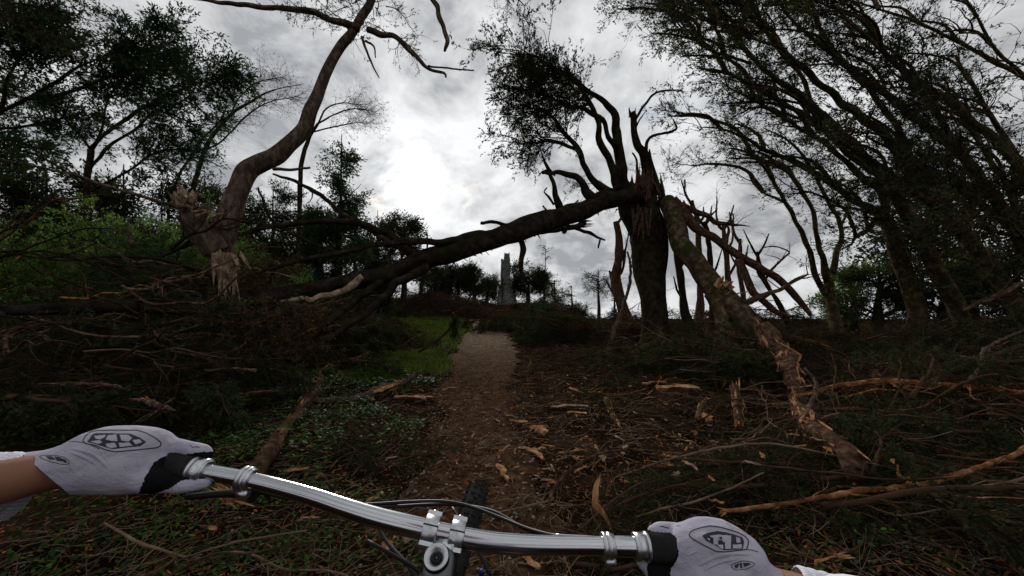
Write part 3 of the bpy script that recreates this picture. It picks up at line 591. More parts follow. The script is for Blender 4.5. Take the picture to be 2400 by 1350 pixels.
# ------------------------------------------------------------------ windswept cypress row on the right
WIND = (-.45, -.05, .22)
def swept(label, base_pts, limbs, Y, seed, n1, size=.16, nf=3, auto=10, bark='bark_moss', l1=1.0, tilt=1.0, group='windswept cypresses on the right', ivy=0):
    rg = random.Random(seed); L = [pxd(base_pts[0], Y, Y, [q*.78 for q in base_pts[1]])]
    for pts, R in limbs: L.append(pxd(pts, Y, Y+rg.uniform(-1.0, 1.0), [q*.85 for q in R]))
    full = [l[0] for l in limbs]+[base_pts[0]]; main = len(L)
    for k in range(auto):     # side limbs that sweep up and to the left
        pts = rg.choice(full); j = rg.randrange(max(0, len(pts)//3), len(pts)-1); a, b = pts[j]; ln = rg.uniform(90, 230); an = rg.uniform(.45, .95)*tilt
        q = [(a, b), (a-ln*.35*math.cos(an+.35), b-ln*.35*math.sin(an+.35)), (a-ln*.7*math.cos(an), b-ln*.7*math.sin(an)), (a-ln*math.cos(an-.2), b-ln*math.sin(an-.2))]
        L.append(pxd(q, Y+rg.uniform(-.5, .5), Y+rg.uniform(-1.8, 1.8), [rg.uniform(5, 9), 5, 3.5, 2]))
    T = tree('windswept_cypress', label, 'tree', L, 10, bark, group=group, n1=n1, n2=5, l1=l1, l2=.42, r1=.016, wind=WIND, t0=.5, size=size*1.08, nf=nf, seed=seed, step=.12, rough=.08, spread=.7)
    if ivy:
        r2 = np.random.default_rng(seed); p, t, r = along([resample(*l, .1) for l in L[:main]], ivy, 0, .75, r2)
        o = r2.normal(0, 1, p.shape); o /= np.linalg.norm(o, axis=1)[:, None]; f = MB(); stamp(f, p+o*r[:, None]*1.1, o, .10, 'leaf', rng=r2)
        f.build('ivy', M['cypress_green'], T, smooth=False, origin=T.location)['kind'] = 'stuff'
swept('slender many stemmed cypress, leftmost of the windswept row', ([(1962, 790), (1955, 740), (1946, 690), (1940, 650)], [24, 20, 19, 15]),
      [([(1935, 690), (1910, 640), (1895, 595), (1880, 545), (1862, 510), (1845, 480), (1828, 448), (1810, 420), (1790, 390), (1765, 368), (1735, 360)], [10, 9, 8, 7, 6, 5, 4, 2]),
       ([(1940, 660), (1928, 610), (1918, 560), (1905, 500), (1882, 455), (1860, 415), (1830, 390), (1795, 362), (1750, 350)], [11, 9, 8, 8, 7, 6, 4, 2]),
       ([(1950, 640), (1955, 605), (1970, 560), (1965, 520), (1945, 480), (1925, 445), (1910, 410), (1880, 362), (1840, 325), (1790, 300)], [11, 9, 8, 7, 6, 5, 4, 2]),
       ([(1970, 530), (1985, 500), (1990, 480), (1982, 465)], [6, 5, 4, 2]),
       ([(1850, 485), (1830, 470), (1790, 452), (1765, 430), (1752, 400)], [4, 4, 3, 2])], 12.5, 31, 70, .15, 3, 6, l1=.9, ivy=500)
swept('large cypress with two long pale limbs reaching left', ([(2165, 830), (2150, 740), (2125, 640), (2100, 570), (2075, 515), (2055, 492)], [42, 34, 30, 28, 24, 20]),
      [([(2062, 497), (2030, 485), (2000, 470), (1950, 430), (1900, 400), (1840, 370), (1790, 350), (1740, 320), (1690, 302), (1640, 298)], [14, 13, 12, 11, 10, 9, 7, 5, 3, 1.5]),
       ([(2068, 505), (2072, 455), (2030, 425), (1990, 385), (1960, 360), (1910, 320), (1840, 280), (1770, 235), (1720, 212), (1690, 190)], [14, 14, 12, 10, 10, 8, 7, 5, 3, 2]),
       ([(2060, 500), (2035, 535), (2005, 555), (1995, 575)], [10, 9, 7, 3])], 10.5, 32, 110, .16, 3, 12, ivy=500)
swept('dark cypress with its crown sweeping to the upper left', ([(2290, 840), (2240, 720), (2190, 620), (2130, 510), (2065, 415), (1995, 330)], [36, 34, 30, 26, 22, 18]),
      [([(1995, 330), (1900, 245), (1850, 205), (1790, 165), (1740, 110), (1700, 50), (1670, -10)], [16, 13, 11, 9, 7, 5, 3]),
       ([(2065, 415), (2000, 370), (1930, 300), (1850, 250), (1760, 200), (1700, 170), (1640, 160)], [13, 11, 9, 7, 5, 3]),
       ([(1900, 245), (1880, 180), (1820, 110), (1780, 40), (1770, -20)], [9, 8, 6, 4, 3]),
       ([(1760, 150), (1700, 130), (1650, 110), (1610, 70), (1580, 20)], [6, 5, 3, 2])], 10, 33, 200, .17, 4, 18)
swept('black trunked cypress arching from the right edge to the top', ([(2420, 800), (2350, 680), (2290, 590), (2220, 500), (2150, 420)], [38, 34, 30, 26, 22]),
      [([(2150, 420), (2080, 330), (2000, 265), (1900, 175), (1830, 110), (1760, 40), (1720, -30)], [20, 17, 14, 11, 8, 6, 4]),
       ([(2220, 500), (2150, 460), (2080, 400), (2000, 350), (1900, 290), (1830, 260)], [14, 12, 10, 8, 6, 3]),
       ([(2150, 420), (2120, 330), (2060, 240), (1980, 150), (1920, 60), (1890, -30)], [14, 12, 10, 8, 6, 4]),
       ([(1830, 110), (1760, 90), (1690, 60), (1620, 20), (1560, -20)], [6, 5, 4, 3])], 8.8, 34, 220, .16, 4, 18)
swept('thick cypress limbs crossing the right edge in deep shade', ([(2560, 860), (2500, 740), (2440, 640), (2380, 540), (2320, 450)], [40, 36, 32, 28, 24]),
      [([(2320, 450), (2240, 350), (2160, 290), (2080, 225), (1960, 135), (1860, 50), (1800, -40)], [22, 18, 15, 12, 9, 6, 4]),
       ([(2380, 540), (2300, 480), (2220, 440), (2120, 370), (2030, 320)], [16, 13, 10, 7, 4]),
       ([(2240, 350), (2200, 270), (2130, 190), (2060, 100), (2020, 20)], [12, 10, 8, 6, 3]),
       ([(2400, 560), (2360, 440), (2300, 340), (2250, 250)], [14, 12, 9, 5])], 8, 35, 230, .15, 4, 20)
swept('cypress beyond the right edge with ivy hung boughs', ([(2700, 800), (2600, 640), (2500, 520), (2420, 420)], [40, 36, 30, 26]),
      [([(2420, 420), (2330, 330), (2250, 255), (2150, 190), (2070, 120), (1990, 50), (1930, -20)], [22, 18, 15, 12, 9, 6, 4]),
       ([(2500, 520), (2400, 400), (2340, 300), (2280, 200), (2240, 130)], [16, 13, 10, 7, 4]),
       ([(2600, 640), (2480, 600), (2400, 560), (2320, 540), (2240, 520)], [14, 12, 10, 7, 4])], 7.2, 36, 230, .14, 4, 18)
swept('thinly leaved cypress at the top right corner', ([(2760, 500), (2620, 330), (2500, 240), (2400, 180)], [24, 20, 16, 14]),
      [([(2400, 180), (2320, 140), (2250, 100), (2150, 52), (2060, 22), (1960, -10)], [12, 10, 8, 7, 5, 3]),
       ([(2400, 180), (2330, 110), (2290, 40), (2250, -30)], [10, 7, 5, 3])], 8, 37, 60, .12, 2, 10, tilt=.7)
# darker trees behind the row, with trunks
for i, (a, t, b, Y, w, l) in enumerate([(2060, 610, 790, 17, 150, 'shadowy bushy cypress between the first two windswept trees'), (2215, 600, 800, 16, 170, 'shadowy cypress behind the second windswept trunk'),
        (2380, 560, 800, 15, 190, 'shadowy cypress behind the right hand trunks'), (2500, 380, 800, 14, 300, 'shadowy cypress past the right edge of the row'), (2260, 330, 800, 19, 300, 'tall shadowy cypress deep behind the row'),
        (2000, 620, 790, 21, 120, 'small green bush like tree seen left of the second trunk')]):
    far_tree(a, t, b, Y, w, l, 'round', 300+i, 'shadowy trees behind the windswept row', 'cypress' if i != 5 else 'leaf', 1.5, name='shaded_tree')

# ------------------------------------------------------------------ left-hand trees
L = [pxd([(205, 760), (208, 640), (206, 540), (204, 430), (212, 350)], 12, 12, [15, 13, 11, 10, 9]),
     pxd([(212, 350), (250, 312), (300, 275), (330, 255), (370, 235), (410, 215), (470, 193), (540, 175)], 12, 11.5, [7, 6, 6, 5, 4, 3, 1]),
     pxd([(208, 400), (260, 340), (320, 300), (370, 262), (430, 280), (470, 300)], 12, 12.5, [6, 5, 4, 3, 1.5]),
     pxd([(212, 350), (180, 310), (150, 275), (120, 255), (60, 230), (0, 215)], 12, 12, [5, 5, 4, 3, 1.5]),
     pxd([(206, 440), (150, 400), (100, 370), (40, 350), (-40, 330)], 12, 11.5, [5, 4, 3, 2]),
     pxd([(212, 360), (240, 300), (250, 240), (290, 180), (340, 130), (380, 100)], 12, 12, [5, 4, 3, 3, 1.5]),
     pxd([(210, 450), (300, 400), (360, 360), (420, 350), (470, 355)], 12, 12.5, [5, 4, 3, 2])]
tree('windswept_pine', 'forked dark pine with flat boughs reaching right over the left bushes', 'tree', L, 10, 'bark', n1=230, n2=5, l1=.95, l2=.5, r1=.018, wind=(.4, 0, .0), t0=.35, size=.29, nf=5, seed=41, fmat='cypress_green', rough=.07)
L = [pxd([(-300, 600), (-200, 440), (-100, 330), (0, 262)], 9, 9, [16, 14, 12, 10]),
     pxd([(0, 262), (60, 232), (120, 200), (180, 160), (250, 130), (320, 100), (390, 92)], 9, 9.5, [8, 8, 7, 5, 4, 3, 1.5]),
     pxd([(60, 232), (140, 222), (240, 185), (300, 165), (400, 165)], 9, 9.5, [8, 7, 5, 3]),
     pxd([(0, 262), (20, 180), (60, 120), (120, 80)], 9, 8.5, [8, 6, 4, 2]),
     pxd([(-60, 300), (20, 300), (90, 290), (180, 270)], 9, 9, [8, 6, 5, 3]), pxd([(-100, 330), (-60, 200), (0, 100), (60, 50)], 8.5, 8, [10, 8, 6, 3])]
tree('windswept_pine', 'heavy pine bough crown entering from the left edge', 'tree', L, 10, 'bark', n1=150, n2=5, l1=.75, l2=.4, r1=.016, wind=(.35, 0, .1), t0=.35, size=.24, nf=6, seed=42, fmat='cypress_green', rough=.07)
L = [pxd([(400, 740), (420, 600), (440, 480), (462, 410), (478, 355), (505, 310), (540, 270), (585, 240), (640, 212), (712, 196)], 16, 16, [9, 8, 7, 7, 6, 6, 5, 4, 2, .8]),
     pxd([(385, 470), (410, 430), (432, 390), (470, 330), (500, 300), (522, 272), (530, 245), (535, 220)], 16, 16.3, [4, 4, 4, 3, 3, 2, 1]),
     pxd([(540, 270), (560, 230), (600, 195), (660, 180)], 16, 16, [3, 2, 2, .7]), pxd([(478, 355), (520, 330), (580, 270), (630, 240), (700, 225)], 16, 16, [3, 3, 2, .7])]
tree('leaning_thin_tree', 'thin ivy speckled tree leaning right with a nearly bare fan of twigs', 'tree', L, 8, 'bark', n1=170, n2=7, l1=1.0, l2=.5, r1=.010, wind=(.35, 0, .15), t0=.3, size=.11, nf=2, foliage='leaf', seed=43, spread=.9)
L = [pxd([(690, 740), (700, 560), (705, 400), (722, 330), (745, 290)], 18, 18, [7, 6, 6, 5, 4]),
     pxd([(745, 290), (780, 270), (830, 255), (880, 262)], 18, 18, [3, 2, 2, .6]), pxd([(730, 310), (770, 300), (820, 290), (860, 285)], 18, 18, [2.5, 2, .6]), pxd([(745, 290), (765, 255), (800, 242), (840, 245)], 18, 18, [2.5, 2, .6])]
tree('leaning_thin_tree', 'wispy tree whose sparse top shows right of the bent trunk', 'tree', L, 8, 'bark', n1=110, n2=7, l1=.9, l2=.5, r1=.010, wind=(.3, 0, .1), t0=.3, size=.11, nf=2, foliage='leaf', seed=44)
# overhanging leaves at the top left corner
L = [pxd([(-260, 200), (-150, 60), (-40, 0), (60, -20)], 4, 4, [16, 14, 10, 8]), pxd([(-40, 0), (60, 10), (130, 25), (190, 40)], 4, 4, [6, 4, 3, 2]), pxd([(-100, 20), (0, 40), (60, 60), (90, 80)], 4, 3.8, [6, 4, 3, 2]), pxd([(20, -10), (120, -10), (220, 0)], 4, 4, [5, 3, 2])]
tree('overhanging_bough', 'leafy broadleaf bough hanging into the top left corner', 'branch', L, 8, 'bark', n1=60, n2=4, l1=.35, l2=.2, r1=.006, t0=.3, size=.10, nf=4, foliage='leaf', seed=45)
L = [pxd([(1130, -160), (1160, -60), (1190, -20)], 7, 7, [6, 5, 3]), pxd([(1190, -20), (1215, 0), (1230, 14)], 7, 7, [3, 2, 1]), pxd([(1150, -60), (1180, -15), (1200, 12)], 7, 7, [3, 2, 1])]
tree('overhanging_bough', 'fine leafy sprig dipping in at the top centre of the sky', 'branch', L, 6, 'bark', n1=24, n2=4, l1=.35, l2=.2, r1=.005, t0=.3, size=.08, nf=2, foliage='leaf', seed=46)

# ------------------------------------------------------------------ bright broadleaf bushes on the left
def bush(cx_, base, top_, Y, w, label, fm='leaf', fk='leaf', seed=0, n=14, size=.19, name='broadleaf_bush', cat='bush', group='bright green bushes', n1=190, nf=7, tw='twig'):
    rg = random.Random(seed); b = P(cx_, base, Y); b.z = gzf(b.x, b.y)-.05; H = P(cx_, top_, Y).z-b.z; W = w/FPX*Y; L = []
    for i in range(n):
        a = rg.uniform(0, 2*PI); r = W*.5*math.sqrt(rg.uniform(.05, 1)); h = H*rg.uniform(.55, .95)*(1-(r/W)**2*1.2); e = b+Vector((math.cos(a)*r, math.sin(a)*r*.7, h))
        L.append(([b+Vector((rg.uniform(-.1, .1)*W, rg.uniform(-.1, .1)*W, 0)), b.lerp(e, .5)+Vector((0, 0, H*.08)), e], [.035, .02, .008]))
    T = tree(name, label, cat, L, 6, 'bark', group=group, n1=n1, n2=4, l1=W*.18+.15, l2=W*.1+.12, r1=.008, t0=.25, size=size, nf=nf, foliage=fk, fmat=fm, seed=seed, spread=.9, twigmat=tw)
    return T
bush(430, 760, 430, 10, 260, 'tallest bright green bush behind the forked foot of the bent trunk', seed=71)
bush(250, 760, 470, 9, 260, 'bright green bush second in from the left edge', seed=72)
bush(60, 760, 500, 8.5, 300, 'bright green bush at the left edge above the brush pile', seed=73)
bush(620, 760, 560, 11, 180, 'low bright green bush right of the bent trunk foot', seed=74)
bush(350, 760, 520, 7.6, 220, 'darker green bush in front of the tall bright one', seed=75, fm='cypress_green')

# ------------------------------------------------------------------ storm debris: boughs, bare branches, tangles
HEAPS = []
def surf(x, y):
    h = 0
    for cx, cy, rx, ry, hh, ro, fl in HEAPS:
        dx, dy = x-cx, y-cy; u = (dx*math.cos(ro)+dy*math.sin(ro))/rx; v = (-dx*math.sin(ro)+dy*math.cos(ro))/ry; q = 1-u*u-v*v
        if q > 0: h = max(h, hh*q**fl)
    return gzf(x, y)+h
def GS(pxx, pyy):
    Y = .5
    while Y < 60:
        p = P(pxx, pyy, Y)
        if p.z < surf(p.x, p.y)+.03: return Vector((p.x, p.y, surf(p.x, p.y)))
        Y += .02+Y*.006
    return p
def make_bough(seed, L, fm, size=.11, nf=5, n1=26):
    rng = np.random.default_rng(seed); K = 9; t = np.linspace(0, 1, K)
    pts = np.stack([t*L, .18*L*np.sin(t*PI*rng.uniform(.6, 1.3))*rng.choice([-1, 1]), .10*L*np.sin(t*PI)+rng.normal(0, .01, K)], 1)
    w = MB(); p, r = tube(w, pts, [.022*L**.5, .006], 6, .12, .08, .1, rng=rng)
    q, tt, rr = along([(p, r)], n1, .12, 1, rng); sd_ = np.stack([-tt[:, 1], tt[:, 0], 0*tt[:, 0]], 1)*rng.choice([-1, 1], len(q))[:, None]
    a = twigs(w, q, tt*.9+sd_*rng.uniform(.4, 1, (len(q), 1))+rng.normal(0, .2, q.shape), L*.36*(1.15-np.linalg.norm(q, axis=1)/L/1.3)*rng.uniform(.5, 1.2, len(q)), np.full(len(q), .005), 6, 3, .12, (0, 0, -.25), rng)
    N = len(a)*5; ii = rng.integers(0, len(a), N); kk = rng.integers(1, 6, N); dd = a[ii, kk]-a[ii, kk-1]; dd /= np.linalg.norm(dd, axis=1)[:, None]+1e-9
    b = twigs(w, a[ii, kk], dd+rng.normal(0, .45, dd.shape), L*.12*rng.uniform(.5, 1.3, N), np.full(N, .0022), 4, 3, .15, (0, 0, -.3), rng)
    f = MB(); N = len(b)*nf; ii = rng.integers(0, len(b), N); kk = rng.integers(1, 4, N); dd = b[ii, kk]-b[ii, kk-1]; dd /= np.linalg.norm(dd, axis=1)[:, None]+1e-9
    stamp(f, b[ii, kk], dd+rng.normal(0, .3, dd.shape), size, 'cypress', rng=rng)
    return w.mesh('fallen_bough', M['twig']), f.mesh('foliage', M[fm], smooth=False)
def make_stick(seed, L, m, r0=.016, n1=7):
    rng = np.random.default_rng(seed); K = 7; t = np.linspace(0, 1, K)
    pts = np.stack([t*L, np.cumsum(rng.normal(0, .05*L, K)), np.cumsum(rng.normal(0, .035*L, K))+.06*L*np.sin(t*PI)], 1); pts -= pts[0]
    w = MB(); p, r = tube(w, pts, [r0, r0*.8, r0*.35], 7, .07, .12, .15, rng=rng)
    q, tt, rr = along([(p, r)], n1, .2, 1, rng)
    a = twigs(w, q, tt*.8+rng.normal(0, .55, q.shape), L*.4*rng.uniform(.3, 1.1, len(q)), rr*.5, 7, 4, .17, None, rng)
    N = len(a)*2; ii = rng.integers(0, len(a), N); kk = rng.integers(1, 6, N); dd = a[ii, kk]-a[ii, kk-1]; dd /= np.linalg.norm(dd, axis=1)[:, None]+1e-9
    twigs(w, a[ii, kk], dd+rng.normal(0, .55, dd.shape), L*.14*rng.uniform(.4, 1.4, N), np.full(N, r0*.16), 5, 3, .2, None, rng)
    return w.mesh('fallen_branch', M[m])
BO = {'dark': [make_bough(500+i, 1.4+.2*i, 'cypress') for i in range(5)], 'dead': [make_bough(520+i, 1.4+.2*i, 'cypress_dead') for i in range(4)], 'green': [make_bough(540+i, 1.2, 'cypress_green', .09) for i in range(2)]}
SK = {'dark': [make_stick(560+i, 1.6+.3*i, 'twig') for i in range(4)], 'pale': [make_stick(570+i, 1.3+.25*i, 'twig_pale', .013) for i in range(5)], 'red': [make_stick(580+i, 1.4+.3*i, 'bark_red', .018, 5) for i in range(4)], 'orange': [make_stick(590+i, .9+.2*i, 'twig_orange', .014, 3) for i in range(3)]}
rg = random.Random(99)
USED = {}
def put(me, loc, yaw, pitch=0., roll=0., sc=1.0, child=None, label=None, cat=None, group=None, name=None):
    o = bpy.data.objects.new(name or me.name.split('.')[0], me); C.objects.link(o); o.location = loc; o.rotation_euler = (roll, pitch, yaw); o.scale = (sc,)*3
    if label in USED:
        y_ = yaw % (2*PI)
        if len(label.split()) < 15: label += ', aimed '+('right' if y_ < PI/4 or y_ > 7*PI/4 else 'away' if y_ < 3*PI/4 else 'left' if y_ < 5*PI/4 else 'nearer')
    USED[label] = 1; tag(o, label, cat, group)
    if child is not None:
        c = bpy.data.objects.new('foliage', child); C.objects.link(c); c.parent = o; c['kind'] = 'stuff'
    return o
def heap(where, cx, cy, rx, ry, h, boughs, sticks, tang, fm, yaw0=0., yspread=PI, scale=1.0, stick_mix=('pale', 'red', 'dark'), rot=0., tsize=.10, tw=900, flat=.6):
    """a heap of storm debris; profile h*(1-d^2); boughs/sticks lie on it, a joined tangle fills it"""
    HEAPS.append((cx, cy, rx, ry, h, rot, flat))
    prof = lambda u, v: h*max(0, 1-(u*u+v*v))**flat
    def pos():
        a = rg.uniform(0, 2*PI); r = math.sqrt(rg.uniform(0, 1)); u, v = math.cos(a)*r, math.sin(a)*r; x, y = u*rx, v*ry
        X_, Y2 = cx+x*math.cos(rot)-y*math.sin(rot), cy+x*math.sin(rot)+y*math.cos(rot)
        global LASTUV; LASTUV = (u, v); return X_, Y2, prof(u, v)
    def place(f): u, v = LASTUV; return ('high' if f > .78 else 'low')+' at the '+{'near left': 'near left', 'near middle': 'near side', 'near right': 'near right', 'mid left': 'left end', 'mid middle': 'heart', 'mid right': 'right end', 'far left': 'far left', 'far middle': 'far side', 'far right': 'far right'}[('near' if v < -.33 else 'far' if v > .33 else 'mid')+' '+('left' if u < -.33 else 'right' if u > .33 else 'middle')]+' of '
    for kind, n in boughs.items():
        for i in range(n):
            x, y, z = pos(); w, f = rg.choice(BO[kind]); fz = rg.uniform(.5, 1.0); z = z*fz+.04
            word = {'dark': 'dark bough', 'dead': 'browned bough', 'green': 'green bough'}[kind]
            put(w, (x, y, gzf(x, y)+z), yaw0+rg.uniform(-yspread, yspread), rg.uniform(-.3, .35), rg.uniform(-.5, .5), scale*rg.uniform(.6, 1.15), f, word+' '+place(fz)+where, 'bough', 'boughs in '+where)
    for i in range(sticks):
        x, y, z = pos(); k = rg.choice(stick_mix); fz = rg.uniform(.8, 1.12); z = z*fz+.05
        word = {'dark': 'dark bare branch', 'pale': 'bleached branch', 'red': 'reddish branch', 'orange': 'orange branch'}[k]
        put(rg.choice(SK[k]), (x, y, gzf(x, y)+z), yaw0+rg.uniform(-yspread, yspread), rg.uniform(-.3, .2), rg.uniform(-PI, PI), scale*rg.uniform(.6, 1.2), None, word+' '+place(fz-.15)+where, 'branch', 'bare branches on '+where)
    if tang:
        rng = np.random.default_rng(int(cx*13+cy*7)+900); mb = MB(); f = MB()
        def pts(n, lo=.0):
            a = rng.uniform(0, 2*PI, n); r = np.sqrt(rng.uniform(0, 1, n)); x, y = np.cos(a)*r*rx, np.sin(a)*r*ry; hh = h*(1-r*r)**flat
            X_, Y2 = cx+x*math.cos(rot)-y*math.sin(rot), cy+x*math.sin(rot)+y*math.cos(rot)
            return np.stack([X_, Y2, gz(X_, Y2)+hh*rng.uniform(lo, 1.0, n)], 1)
        p = pts(tw); an = yaw0+rng.uniform(-yspread, yspread, tw)+rng.choice([0, PI], tw)
        b = twigs(mb, p, np.stack([np.cos(an), np.sin(an), rng.normal(0, .3, tw)], 1), rng.uniform(.25, 1.1, tw)*scale, rng.uniform(.002, .006, tw)*scale, 5, 3, .2, (0, 0, -.1), rng)
        q = pts(tang, .25); d = rng.normal(0, 1, q.shape); d[:, 2] *= .5
        stamp(f, q, d, tsize*(1 if cy < 7 else 1.3), 'cypress' if cy < 7 else 'far', rng=rng)
        t = tag(empty('brush_tangle', (cx, cy, gzf(cx, cy))), 'knotted twigs and foliage filling '+where, 'brush pile')
        mb.build('twigs', M['twig'], t, origin=t.location)['kind'] = 'stuff'; f.build('foliage', M[fm], t, smooth=False, origin=t.location)['kind'] = 'stuff'
# left side
heap('the brush under the hilltop grove', -9.5, 49, 9, 3, 2.4, {'dead': 6}, 4, 9000, 'cypress_dead', 0, PI, 3, ('dark', 'red'), 0, .42, 700)
heap('the scrub at the tower foot', 4.5, 52, 4.5, 2.5, 1.8, {'dark': 4}, 3, 4000, 'cypress', 0, PI, 3, ('dark',), 0, .40, 400)
heap('the tall left pile', -7.0, 6.6, 3.7, 1.9, 1.75, {'dark': 12, 'dead': 8, 'green': 8}, 26, 5200, 'cypress', 0, 1.0, 1.2, ('red', 'pale', 'dark', 'orange'), .1, .11)
heap('the left glove pile', -4.9, 4.0, 2.0, .95, .9, {'dark': 8, 'dead': 4, 'green': 5}, 18, 3000, 'cypress', 0, 1.1, .9, ('red', 'dark', 'pale'), .1, .08)
heap('the brush under the log', -5.3, 8.7, 1.5, 1.1, .6, {'dark': 8, 'dead': 6}, 9, 2200, 'cypress', .3, 1., 1., ('red', 'pale', 'dark'))
heap('the brush by the left grass', -4.4, 11.8, .9, 1.0, .25, {'dead': 8, 'dark': 4}, 8, 2000, 'cypress_dead', 0, PI, .8, ('red', 'pale', 'dark'))
heap('the far left bank', -9, 12.5, 6, 2.2, 1.5, {'dark': 8, 'dead': 8}, 10, 5000, 'cypress', 0, 1, 1.4, ('red', 'dark', 'pale'), 0, .16, 1200)
heap('the brown hilltop brush', -9, 38, 6, 3, 2.3, {'dead': 10}, 6, 6000, 'cypress_dead', 0, PI, 2.2, ('dark', 'red'), 0, .26, 900)
heap('the dark bush by the bend', -4.6, 38, 2, 1.7, 2.2, {'dark': 4, 'dead': 2}, 3, 2600, 'cypress', 0, PI, 1.6, ('dark',), 0, .24, 500)
heap('the dark hedge', -17, 34, 7, 2.5, 3.0, {'dark': 8}, 4, 7000, 'cypress', 0, PI, 2.2, ('dark',), 0, .28, 900)
# right side
heap('the brown crown by the bend', -.35, 22.5, 1.9, 1.7, 1.35, {'dead': 12}, 6, 3600, 'cypress_dead', 2.6, .8, 1.2, ('dark', 'red'), -.3, .17, 900)
heap('the dark trailside heap', 2.1, 14.2, 1.9, 1.6, 1.05, {'dark': 14, 'dead': 4}, 12, 4200, 'cypress', 2.8, 1.2, 1.0, ('pale', 'dark', 'red'), .1, .12)
heap('the green topped heap', 2.7, 20, 2.6, 2.0, 1.6, {'green': 5, 'dark': 6, 'dead': 3}, 6, 4200, 'cypress_green', 2.8, 1.2, 1.4, ('dark', 'red'), 0, .18)
heap('the snapped tree heap', 5.6, 13.2, 3.2, 1.6, .85, {'dead': 10, 'dark': 6}, 16, 4200, 'cypress_dead', 0, 1.2, 1.1, ('red', 'dark', 'pale'), 0, .12)
heap('the skyline scrub', 12, 22, 10, 2.5, 1.6, {'dead': 8, 'dark': 8}, 10, 5200, 'cypress_dead', 0, 1.2, 1.6, ('red', 'dark'), 0, .2, 1200)
heap('the mossy trunk pile', 4.7, 6.8, 1.8, 1.3, .6, {'dark': 10, 'dead': 4}, 14, 3400, 'cypress', 2.9, .9, 1., ('red', 'pale', 'dark', 'orange'), 0, .09)
heap('the windswept row pile', 10.5, 9.2, 5, 1.6, .75, {'dark': 10, 'dead': 6}, 18, 4800, 'cypress', 0, .7, 1.3, ('red', 'dark', 'pale'), -.15, .12, 1200)
heap('the pile at the right edge', 5.9, 4.0, 2.6, 1.3, .7, {'dark': 8, 'dead': 6}, 22, 3000, 'cypress', .1, .7, .9, ('red', 'pale', 'dark', 'orange'), 0, .07, 1200)
heap('the carpet ahead of the glove', 1.95, 2.35, 1.15, .62, .26, {'dark': 9, 'dead': 2}, 26, 3400, 'cypress', .2, 1.2, .5, ('pale', 'red', 'dark'), -.1, .05, 700)
heap('the carpet beyond the glove', 3.5, 3.0, 1.3, .9, .35, {'dark': 7, 'dead': 3}, 28, 2600, 'cypress', .2, 1.0, .6, ('pale', 'red', 'orange', 'dark'), 0, .055, 700)
heap('the sprays right of the trail', 2.2, 5.0, 1.4, 1.5, .12, {'dark': 8, 'dead': 3}, 30, 1100, 'cypress', .2, 1.4, .55, ('pale', 'red', 'dark', 'orange'), 0, .06, 500)
heap('the brush beyond the chips', 2.3, 8.4, 1.7, 1.5, .25, {'dark': 6, 'dead': 4}, 12, 1400, 'cypress_dead', .2, 1.6, .7, ('pale', 'red', 'dark'), 0, .07, 500)
heap('the weeds below the glove', -1.6, 1.5, .9, .5, .06, {}, 7, 0, 'cypress', -.3, .8, .42, ('pale', 'dark'))

heap('the dark spray beside the tyre', .80, 1.85, .62, .36, .09, {'dark': 9}, 8, 900, 'cypress', .2, 1.2, .30, ('pale', 'red', 'dark'), -.1, .035, 260)
heap('the dark spray left of the trail', -1.15, 3.0, .55, .5, .06, {'dark': 3, 'dead': 2}, 6, 300, 'cypress', .2, 1.5, .34, ('pale', 'red', 'dark'), 0, .04, 160)
